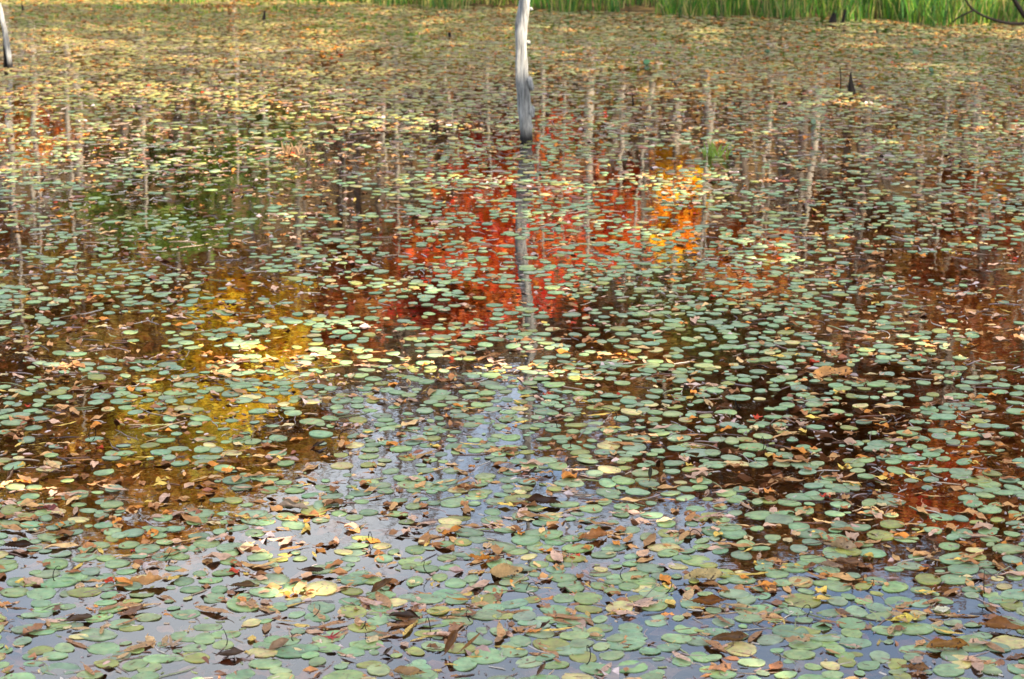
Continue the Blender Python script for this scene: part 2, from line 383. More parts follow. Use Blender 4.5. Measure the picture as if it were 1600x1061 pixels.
# woods behind and to the sides: shared mesh data, one object per tree
protos = []
for k in range(5):
    rg = np.random.default_rng(900 + k)
    (V, F), ends, path = limb_system(10.0, 0.16, (0.02, 0), rg, 16, 0.3, 0.2)
    tm = mesh('trunk', V, F, smooth=True); tm.materials.append(M['bark_dark' if k % 2 else 'bark_pale'])
    P = crown_points(5200, 2.1, 2.0, 3.6, np.array([path[8, 0], path[8, 1], 6.6]), ends, rg, 38, 0.26)
    V, F = leaf_quads(P[P[:, 2] > 1.0], 0.15, rg, 0.4)
    cm = mesh('crown', V, F); cm.materials.append(M['foliage']); protos.append((tm, cm))
woodcol = [(0.34, 0.12, 0.035), (0.40, 0.19, 0.045), (0.24, 0.10, 0.035), (0.46, 0.26, 0.06), (0.22, 0.19, 0.04), (0.44, 0.10, 0.03), (0.30, 0.17, 0.06)]
cn = ['russet', 'bronze', 'dark umber', 'ochre', 'olive', 'brick red', 'dun brown']
slots = []
for k in range(46):
    D = random.uniform(42, 62); px = -1500 + k * 100 + random.uniform(-45, 45)
    inside = 0 <= px <= 1600
    top = np.interp(px, [0, 250, 520, 620, 820, 950, 1150, 1400, 1600], [760, 780, 640, 560, 545, 620, 770, 800, 790]) if inside else random.uniform(640, 860)
    slots.append((px, D, top + random.uniform(-40, 30)))
seen_lab = {}
for k, (px, D, top) in enumerate(slots):
    tm, cm = protos[k % 5]
    X = mirror_x(D, px); gz = float(ground_z(X, D)); h = max(3.5, mirror_z(D, top) - gz)
    s = h / 10.4
    r = obj('woodland_tree', None, loc=(X, D, gz), rot=(0, 0, random.uniform(0, 6.28)), scale=(max(s, .7), max(s, .7), s))
    c = random.randrange(7)
    edge = 'beyond the left edge of the pond' if px < 0 else 'beyond the right edge of the pond' if px > 1600 else ['at the left of the far wood', 'left of centre in the far wood', 'right of centre in the far wood', 'at the right of the far wood'][min(3, int(px // 400))]
    lab = f'{cn[c]} woodland tree {edge}'
    seen_lab[lab] = seen_lab.get(lab, 0) + 1
    if seen_lab[lab] > 1: lab = f'{cn[c]} woodland tree, {["", "", "second", "third", "fourth", "fifth", "sixth", "seventh"][seen_lab[lab]]} of its colour {edge}'
    tag(r, lab, 'tree', 'trees of the far wood')
    obj('trunk', tm, None, r); obj('crown', cm, None, r, color=woodcol[c])

# pale bare trees whose trunks streak the water
bare = [(920, 28, 440, 0.060, 0.0, 'pale'), (851, 29, 420, 0.040, 0.01, 'pale'), (1099, 27.5, 430, 0.055, 0.0, 'pale'), (1118, 30, 480, 0.045, 0.0, 'pale'),
        (965, 28, 300, 0.050, 0.01, 'pale'), (620, 28.5, 400, 0.050, 0.0, 'pale'), (600, 31, 340, 0.040, 0.01, 'pale'), (700, 28, 260, 0.050, 0.11, 'pale'),
        (1270, 28, 420, 0.055, -0.02, 'pale'), (1200, 29, 400, 0.045, -0.03, 'pale'), (1188, 30, 380, 0.04, 0.02, 'pale'), (1460, 29, 420, 0.050, -0.01, 'pale'), (1505, 27, 300, 0.040, 0.0, 'pale'),
        (38, 28, 560, 0.060, 0.01, 'pale'), (72, 29, 420, 0.050, 0.0, 'pale'), (125, 29, 480, 0.060, 0.03, 'pale'), (240, 30, 360, 0.045, 0.0, 'pale'),
        (376, 28, 300, 0.045, 0.0, 'pale'), (415, 29, 380, 0.03, 0.03, 'pale'), (540, 29, 360, 0.03, 0.05, 'pale'), (760, 28.5, 300, 0.03, 0.02, 'pale'), (880, 30, 380, 0.03, -0.04, 'pale'), (1020, 29, 420, 0.04, -0.12, 'pale'), (1150, 29, 440, 0.03, 0.04, 'pale'), (1000, 30, 470, 0.06, -0.08, 'dark'), (1240, 31, 470, 0.09, -0.01, 'dark'),
        (1340, 30, 470, 0.09, 0.0, 'dark'), (480, 30, 430, 0.05, 0.0, 'dark'), (640, 44, 790, 0.10, -0.01, 'dark'), (700, 45, 820, 0.09, 0.02, 'dark'), (590, 43, 760, 0.09, -0.04, 'dark'), (760, 44, 760, 0.08, 0.01, 'dark'),
        (860, 46, 830, 0.10, 0.0, 'dark'), (540, 47, 840, 0.09, 0.02, 'dark'), (930, 45, 880, 0.08, -0.02, 'dark'), (1030, 46, 860, 0.09, 0.01, 'dark'), (670, 43, 800, 0.08, 0.03, 'dark'), (610, 42, 740, 0.07, 0.03, 'dark'), (735, 43, 780, 0.07, -0.03, 'dark'), (800, 42, 740, 0.08, 0.02, 'dark'), (890, 43, 800, 0.07, 0.02, 'dark'), (975, 44, 820, 0.08, 0.0, 'dark'), (1560, 44, 900, 0.09, 0.0, 'dark'), (1380, 45, 930, 0.09, -0.02, 'dark')]
for i, (px, D, top, r0, lean, tone) in enumerate(bare):
    rg = np.random.default_rng(300 + i)
    D = D - 2.4 if tone == 'pale' else D; r0 = r0 * ([1.3, .8, 1.0, .65][i % 4] if tone == 'pale' else 1)
    X = mirror_x(D, px); gz = float(ground_z(X, D)); h = mirror_z(D, top) - gz
    (V, F), ends, path = limb_system(h, r0, (lean, 0), rg, 9 if tone == 'pale' else 16, 0.45, 0.13 if tone == 'pale' else 0.2, 2 if tone == 'pale' else 6)
    r = obj('bare_tree', None, loc=(X - lean * h * 0.35, D, gz))
    obj('trunk', mesh('trunk', V, F, smooth=True), M['bark_pale' if tone == 'pale' else 'bark_dark'], r)
    where = 'left quarter' if px < 400 else 'left half' if px < 780 else 'middle' if px < 1010 else 'right half' if px < 1300 else 'right quarter'
    k = sum(1 for q in bare[:i + 1] if q[5] == tone and (0 if q[0] < 400 else 1 if q[0] < 780 else 2 if q[0] < 1010 else 3 if q[0] < 1300 else 4) == (0 if px < 400 else 1 if px < 780 else 2 if px < 1010 else 3 if px < 1300 else 4))
    tag(r, f'{["","first","second","third","fourth","fifth","sixth","seventh","eighth","ninth","tenth","eleventh","twelfth"][k]} bare {"pale" if tone=="pale" else "dark"} {"slender" if r0<0.055 else "stout"} tree mirrored in the {where} of the pond', 'tree', 'bare trees mirrored in the pond')

# undergrowth along the far bank and inside the wood
n = 52000
ux = rng.uniform(-17, 17, n); ud = rng.uniform(0, 1, n) ** 1.4 * 22 + 1.8
uy = shore_y(ux) + ud
hgt = (0.35 + 2.6 * vnoise(ux, uy, 21, 0.45) ** 1.5) * (0.5 + 0.6 * sstep(0, 6, ud))
uz = ground_z(ux, uy) + rng.uniform(0, 1, n) ** 0.8 * hgt
keep = vnoise(ux, uy, 5, 0.8) > 0.3
P = np.stack([ux, uy, uz], -1)[keep]
V, F = leaf_quads(P, 0.13, rng, 0.3)
pal = np.array([[0.28, 0.10, 0.03], [0.20, 0.12, 0.03], [0.13, 0.15, 0.03], [0.34, 0.18, 0.05], [0.10, 0.06, 0.03]])
pick = np.clip((vnoise(P[:, 0], P[:, 1], 33, 0.5) * 5.2 + rng.normal(0, .5, len(P))).astype(int), 0, 4)
tag(obj('undergrowth', mesh('undergrowth', V, F, np.repeat(pal[pick] * rng.uniform(.6, 1.3, (len(P), 1)), 4, 0)), M['foliage_attr']), 'tangled russet and olive undergrowth in the wood behind the far bank', 'undergrowth', kind='stuff')

# ------------------------------------------------------------------ shade trees on the near and right bank (out of frame, they cast the shade)
TRUNK_FOOT = on_water(822, 219)
def shade_amount(gx_, gy_):
    """how closed the canopy is over the line to the sun from this point of the pond"""
    px, py = project(np.stack([gx_, gy_, np.zeros_like(gx_)], -1))
    yb = 560 + 0.018 * (px - 800)
    band = np.exp(-((py - yb) / 42.0) ** 2) * (0.35 + 0.65 * np.exp(-((px - 700) / 420.0) ** 2))
    s = np.where(py > 262, 1.0, 0.0) * np.clip(1 - 1.35 * band, 0, 1)
    up = py <= 262
    left = sstep(760, 480, px)                       # the sunny upper left
    s = np.where(up, 0.95 * (1 - left) + .22 * left, s)
    row = np.exp(-((py - 278) / 16.0) ** 2) * sstep(1450, 1200, px)
    s = s * (1 - 0.8 * row)
    s = np.where((py < 44) & (px < 700), 0.8, s)
    # open sky between the crowns where the sun reaches the upper part of the dead tree
    ax, ay = TRUNK_FOOT.x, TRUNK_FOOT.y; ex, ey = -sdir.x / sdir.z, -sdir.y / sdir.z
    tz = np.clip(((gx_ - ax) * ex + (gy_ - ay) * ey) / (ex * ex + ey * ey), .55, 3.2)
    s = np.where(np.hypot(gx_ - ax - ex * tz, gy_ - ay - ey * tz) < .30, 0.0, s)
    s = s * np.where((py < 75) & (px > 1300), 0.3, 1)
    return np.clip(s, 0, 1)
def shade_leaves(n, xr, yr, hr, seed):
    """leaf points of one crown: over the wanted patch of pond, carried up towards the sun"""
    rg = np.random.default_rng(seed)
    gx_ = rg.uniform(*xr, n); gy_ = rg.uniform(*yr, n)
    keep = rg.uniform(0, 1, n) < shade_amount(gx_, gy_) * (0.35 + 0.65 * sstep(0.25, 0.5, vnoise(gx_, gy_, seed, 1.7)))
    gx_, gy_ = gx_[keep], gy_[keep]
    hh = rg.uniform(*hr, len(gx_))
    t = hh / sdir.z
    return np.stack([gx_ + sdir.x * t, gy_ + sdir.y * t, hh], -1)
for k, (lab, xr, yr, hr, n, base) in enumerate([
        ('broad shade tree on the near bank to the right of the viewer', (-3.2, 3.4), (3.5, 8.4), (4.5, 6.5), 6500, (5.2, -0.2)),
        ('tall shade tree on the right bank over the middle water', (-5.2, 3.4), (8.2, 13.2), (7.5, 10.0), 7500, (9.0, 3.0)),
        ('tall shade tree on the right bank nearer the far shore', (-7.0, 6.8), (13.0, 18.5), (8.5, 11.0), 13000, (11.5, 8.0)),
        ('spreading shade tree at the end of the right bank', (-8.0, 7.0), (18.3, 24.0), (9.5, 12.0), 12000, (14.0, 12.0))]):
    P = shade_leaves(n, xr, yr, hr, 70 + k)
    gz = float(ground_z(*base)); cen = P.mean(0)
    r = obj('shade_tree', None, loc=(base[0], base[1], gz)); tag(r, lab, 'tree', 'shade trees on the near banks')
    V, F = leaf_quads(P - np.array([base[0], base[1], gz]), 0.26, np.random.default_rng(k), 1.2)
    obj('crown', mesh('crown', V, F), M['foliage'], r, color=(0.07, 0.09, 0.025))
    rg = np.random.default_rng(500 + k); parts = []
    hT = hr[0] - 0.6
    parts.append(tube(np.stack([np.linspace(0, .2, 8), np.linspace(0, .1, 8), np.linspace(-.2, hT, 8)], -1), np.linspace(0.26, 0.16, 8), 10))
    for j in range(14):
        e = P[rg.integers(len(P))] - np.array([base[0], base[1], gz]); s0 = np.array([.2, .1, hT - rg.uniform(0, 1)])
        q = np.linspace(0, 1, 6)[:, None]
        parts.append(tube(s0 + (e - s0) * q + np.array([0, 0, .5]) * np.sin(q * np.pi), np.linspace(.10, .02, 6), 6))
    V, F = join(parts); obj('trunk', mesh('trunk', V, F, smooth=True), M['bark_dark'], r)

# ------------------------------------------------------------------ grass along the far bank
def blades(n, x, y, h, wd, col, rg, droop=0.35):
    z = ground_z(x, y) - 0.03
    az = rg.uniform(0, 2 * np.pi, n); ln = rg.uniform(0.05, droop, n) * h
    dx, dy = np.cos(az) * ln, np.sin(az) * ln
    sa = rg.uniform(-0.9, 0.9, n); wx, wy = np.cos(sa) * wd / 2, np.sin(sa) * wd / 2
    b = np.stack([x, y, z], -1); d = np.stack([dx, dy, np.zeros(n)], -1); wv = np.stack([wx, wy, np.zeros(n)], -1)
    up = np.zeros((n, 3)); up[:, 2] = h
    V = np.stack([b - wv, b + wv, b + d * .3 + up * .55 + wv * .85, b + d * .3 + up * .55 - wv * .85, b + d + up * 0.96], 1).reshape(-1, 3)
    o = np.arange(n)[:, None] * 5
    F = np.concatenate([o + [0, 1, 2], o + [0, 2, 3], o + [3, 2, 4]])
    return V, F, np.repeat(col, 5, 0)
n = 46000
x = rng.uniform(-12, 11, n); dd = rng.uniform(0, 1, n) ** 1.3 * 3.2 - 0.18
y = shore_y(x) + dd + (vnoise(x, x * 0, 8, 1.2) - 0.5) * 0.7 + (vnoise(x, x * 0, 18, 4.0) - 0.5) * 0.35
tuft = vnoise(x, y, 14, 2.4); keep = tuft > np.where(x < -2.2, 0.45, 0.34)
x, y, tuft, dd = x[keep], y[keep], tuft[keep], dd[keep]; n = len(x)
h = (0.16 + 0.75 * tuft ** 1.4 * rng.uniform(.4, 1.25, n)) * np.where(x < -2, 0.7, 1.0) * (0.7 + 0.3 * sstep(0, .6, dd))
g0 = np.array([0.075, 0.22, 0.015]); g1 = np.array([0.24, 0.33, 0.03]); g2 = np.array([0.42, 0.33, 0.10]); g3 = np.array([.06, .16, .03])
m_ = rng.uniform(0, 1, n)[:, None]; yel = (vnoise(x, y, 44, .8) * np.where(x < 0, 1.4, .9))[:, None]
col = np.where(m_ < .5, g0, np.where(m_ < .75, g3, g1)); col = np.where(rng.uniform(0, 1, n)[:, None] < yel * .42, g2, col) * rng.uniform(.3, 1.35, (n, 1))
V, F, cc = blades(n, x, y, h, rng.uniform(.005, .013, n), col, rng, .6)
tag(obj('shore_grass', mesh('shore_grass', V, F, cc), M['grass']), 'bright green grass growing along the far bank', 'grass', kind='stuff')

# ------------------------------------------------------------------ leaf and pad shapes
def leaf_grid(L, W, nl, nw, wf, teeth=0.0, rib=0.0, curl=0.0, bend=0.0, wav=0.0, twist=0.0, seed=0):
    rg = np.random.default_rng(seed); ph = rg.uniform(0, 6.28, 4)
    V = []
    for i in range(nl + 1):
        t = i / nl
        wd = W / 2 * wf(t) * (1 - (teeth if i % 2 else 0))
        for j in range(-nw, nw + 1):
            u = j / nw; fw = wd * (1 - (0.0 if abs(u) > .99 else 0))
            a = u * curl
            yy = fw * (math.sin(a) / curl if abs(curl) > 1e-3 else u)
            zz = fw * ((1 - math.cos(a)) / curl if abs(curl) > 1e-3 else 0)
            zz += rib * (1 if i % 2 else -1) * (1 - abs(u) * .3) * (abs(u) > .01)
            zz += wav * W * (math.sin(7 * t + ph[0] + u * 2) + math.sin(11 * t + ph[1] - 3 * u)) * abs(u)
            xx = (t - .5) * L + abs(u) * 0.03 * L * (1 - t)
            tw = twist * (t - .5)
            yy, zz = yy * math.cos(tw) - zz * math.sin(tw), yy * math.sin(tw) + zz * math.cos(tw)
            if abs(bend) > 1e-3:
                rr = L / bend; an = xx / rr
                xx, zz = (rr - zz) * math.sin(an), rr - (rr - zz) * math.cos(an)
            V.append((xx, yy, zz))
    m = 2 * nw + 1; F = []
    for i in range(nl):
        for j in range(m - 1):
            F.append((i * m + j, (i + 1) * m + j, (i + 1) * m + j + 1, i * m + j + 1))
    V = np.array(V); F = tri_of_quads(F)
    # stalk
    p0 = V[nw]; d = V[nw] - V[m + nw]; d /= np.linalg.norm(d) + 1e-9
    sp = p0 + d * (L * .16) * np.linspace(-.1, 1, 4)[:, None]; sp[:, 1] += np.array([0, 0, .02, .06]) * L
    SV, SF = tube(sp, np.array([.0013, .0013, .0012, .001]), 4)
    return np.concatenate([V, SV]), np.concatenate([F, SF + len(V)])
W_CHEST = lambda t: max(0.02, math.sin(math.pi * min(1, t * 1.02)) ** 0.62 * (1 - .18 * t))
W_OVAL = lambda t: max(0.02, math.sin(math.pi * t) ** 0.75)
W_OBOV = lambda t: max(0.04, math.sin(math.pi * t ** 1.35) ** 0.8)
W_OAK = lambda t: max(0.04, math.sin(math.pi * t ** 1.3) ** 0.7 * (0.82 + .18 * math.sin(t * 26)))
W_LONG = lambda t: max(0.02, math.sin(math.pi * t) ** 0.5)
def maple(Rd, bend=0.25, seed=0):
    rg = np.random.default_rng(seed)
    lob = [(0, 1), (0.75, .88), (-.75, .88), (1.5, .66), (-1.5, .66), (2.2, .4), (-2.2, .4)]
    pts = []
    for k in np.linspace(-2.7, 2.7, 57):
        r = .26
        for a, l in lob: r = max(r, l * max(0, 1 - abs(k - a) / .30) ** .75 * .9 + .16)
        r *= rg.uniform(.93, 1.04)
        pts.append((Rd * r * math.cos(k), Rd * r * math.sin(k), bend * Rd * r * r * (.5 + .5 * math.cos(2.3 * k + seed))))
    V = np.array([(0, 0, 0)] + pts); n = len(pts)
    F = np.array([(0, i, i + 1) for i in range(1, n)] )
    sp = np.stack([np.linspace(0, -Rd * .9, 4), np.array([0, .03, .1, .2]) * Rd, np.array([0, .002, .006, .012])], -1)
    SV, SF = tube(sp, np.full(4, .0012), 4)
    return np.concatenate([V, SV]), np.concatenate([F, SF + len(V)])
def oak(L, W, seed, **kw): return leaf_grid(L, W, 22, 3, W_OAK, wav=.05, seed=seed, **kw)

FLAT = {}
for s in range(4):
    FLAT[('chestnut', s)] = leaf_grid(.145, .047, 22, 3, W_CHEST, teeth=.13, rib=.0008, curl=[.3, .7, -.3, .15][s], bend=[.12, -.15, .25, .05][s], wav=.03, seed=s)
    FLAT[('oak', s)] = oak(.105, .058, 20 + s, curl=[.2, .6, -.2, .35][s], bend=[.15, -.1, .3, .05][s])
    FLAT[('oval', s)] = leaf_grid(.075, .045, 12, 3, W_OVAL, curl=[.2, .6, -.3, .1][s], bend=[.1, .25, -.15, .3][s], wav=.03, seed=40 + s)
    FLAT[('narrow', s)] = leaf_grid(.12, .022, 14, 2, W_LONG, curl=[.5, .9, .3, -.4][s], bend=[.3, .1, .5, -.3][s], wav=.04, seed=60 + s)
    FLAT[('maple', s)] = maple(.040, .25, s)
TYPES = ['chestnut', 'oak', 'oval', 'narrow', 'maple']
def pad_shape(nr, seed, rings, lift=1.0):
    rg = np.random.default_rng(seed)
    th = np.linspace(0, 2 * np.pi, nr, endpoint=False)
    asp = rg.uniform(.62, .86)
    rim = 1 + .035 * np.sin(2 * th + rg.uniform(0, 6)) + .035 * np.sin(3 * th + rg.uniform(0, 6)) + .018 * np.sin(7 * th + rg.uniform(0, 6))
    if nr > 15:
        for q in range(seed % 4): rim -= rg.uniform(.04, .16) * np.exp(-(((th - rg.uniform(0, 6.28) + np.pi) % (2 * np.pi) - np.pi) / rg.uniform(.1, .22)) ** 2)
    if seed % 7 == 0 and nr > 15:
        rim -= .13 * np.exp(-(((th - rg.uniform(0, 6.28) + np.pi) % (2 * np.pi) - np.pi) / .13) ** 2)
    ux, uy = np.cos(th) * rim, np.sin(th) * rim * asp
    up = lift * (.020 * np.sin(2 * th + rg.uniform(0, 6)) + .016 * np.sin(3 * th + rg.uniform(0, 6)) + .01 * np.sin(5 * th + rg.uniform(0, 6)))
    V = [(0, 0, -.022)]; F = []
    for k, r in enumerate(rings):
        z = up * r ** 3 + .022 * r * r - .02 + (0.006 if r > .99 else 0)
        V += list(zip(ux * r, uy * r, z))
    V += list(zip(ux * .985, uy * .985, np.minimum(up, 0) - .06))
    for j in range(nr): F.append((0, 1 + j, 1 + (j + 1) % nr))
    for k in range(len(rings)):
        for j in range(nr):
            a, b = 1 + k * nr + j, 1 + k * nr + (j + 1) % nr
            F += [(a, a + nr, b + nr), (a, b + nr, b)]
    return np.array(V), np.array(F)
PAD_NEAR = [pad_shape(24, s, (.35, .7, .93, 1.0), 1.1) for s in range(24)]
PAD_MID = [pad_shape(14, 40 + s, (.6, 1.0), .8) for s in range(8)]
PAD_FAR = [pad_shape(9, 80 + s, (1.0,), .6) for s in range(5)]

def batch(templates, pick, pos, size, yaw, tilt_az, tilt, col):
    """many copies of a few small shapes, joined"""
    Vs, Fs, Cs, o = [], [], [], 0
    for k, (TV, TF) in enumerate(templates):
        m = np.where(pick == k)[0]
        if not len(m): continue
        c, s = np.cos(yaw[m]), np.sin(yaw[m])
        P = TV[None] * size[m][:, None, None]
        x = P[..., 0] * c[:, None] - P[..., 1] * s[:, None]; y = P[..., 0] * s[:, None] + P[..., 1] * c[:, None]
        z = P[..., 2] + (x * np.cos(tilt_az[m])[:, None] + y * np.sin(tilt_az[m])[:, None]) * np.tan(tilt[m])[:, None]
        V = np.stack([x, y, z], -1) + pos[m][:, None]
        nv = len(TV)
        Vs.append(V.reshape(-1, 3)); Fs.append((TF[None] + (np.arange(len(m)) * nv)[:, None, None]).reshape(-1, 3) + o)
        Cs.append(np.repeat(col[m], nv, 0)); o += len(m) * nv
    return np.concatenate(Vs), np.concatenate(Fs), np.concatenate(Cs)

# ------------------------------------------------------------------ single leaves that stand out (placed by hand), each a thing of its own
def special(name, px, py, kind, L_, col, yaw, label, short, curl=1.6, bend=.6, roll=0, pitch=0, z=.012, W=None, twist=0.0, group='curled leaves standing on the water'):
    L = L_ * 1.0
    if kind == 'chestnut': V, F = leaf_grid(L, W or L * .56, 22, 4, W_CHEST, teeth=.15, rib=.0018, curl=curl, bend=bend, wav=.07, twist=twist, seed=px)
    elif kind == 'oak': V, F = leaf_grid(L, W or L * .55, 22, 4, W_OAK, curl=curl, bend=bend, wav=.10, twist=twist, seed=px)
    elif kind == 'oval': V, F = leaf_grid(L, W or L * .6, 14, 4, W_OVAL, curl=curl, bend=bend, wav=.06, twist=twist, seed=px)
    elif kind == 'narrow': V, F = leaf_grid(L, W or L * .2, 16, 3, W_LONG, curl=curl, bend=bend, wav=.05, twist=twist, seed=px)
    else: V, F = maple(L / 2, .35, px)
    E = np.array(Euler((R(roll), R(pitch), R(yaw))).to_matrix())
    V = V @ E.T; V[:, 2] -= V[:, 2].min()
    me = mesh(name, V, F, smooth=True)
    p = on_water(px, py, 0); p.z = max(0.0, z - .008)
    o = obj(name, me, M['leaf'], loc=p, color=col)
    tag(o, label, 'leaf', group)
    LAND.append((px, py, short)); return o
LAND = []
BR, DK, TAN, ORG, RED, YEL, GRY = (.20, .085, .028), (.055, .025, .012), (.46, .27, .12), (.55, .22, .045), (.36, .02, .02), (.60, .42, .10), (.24, .18, .14)
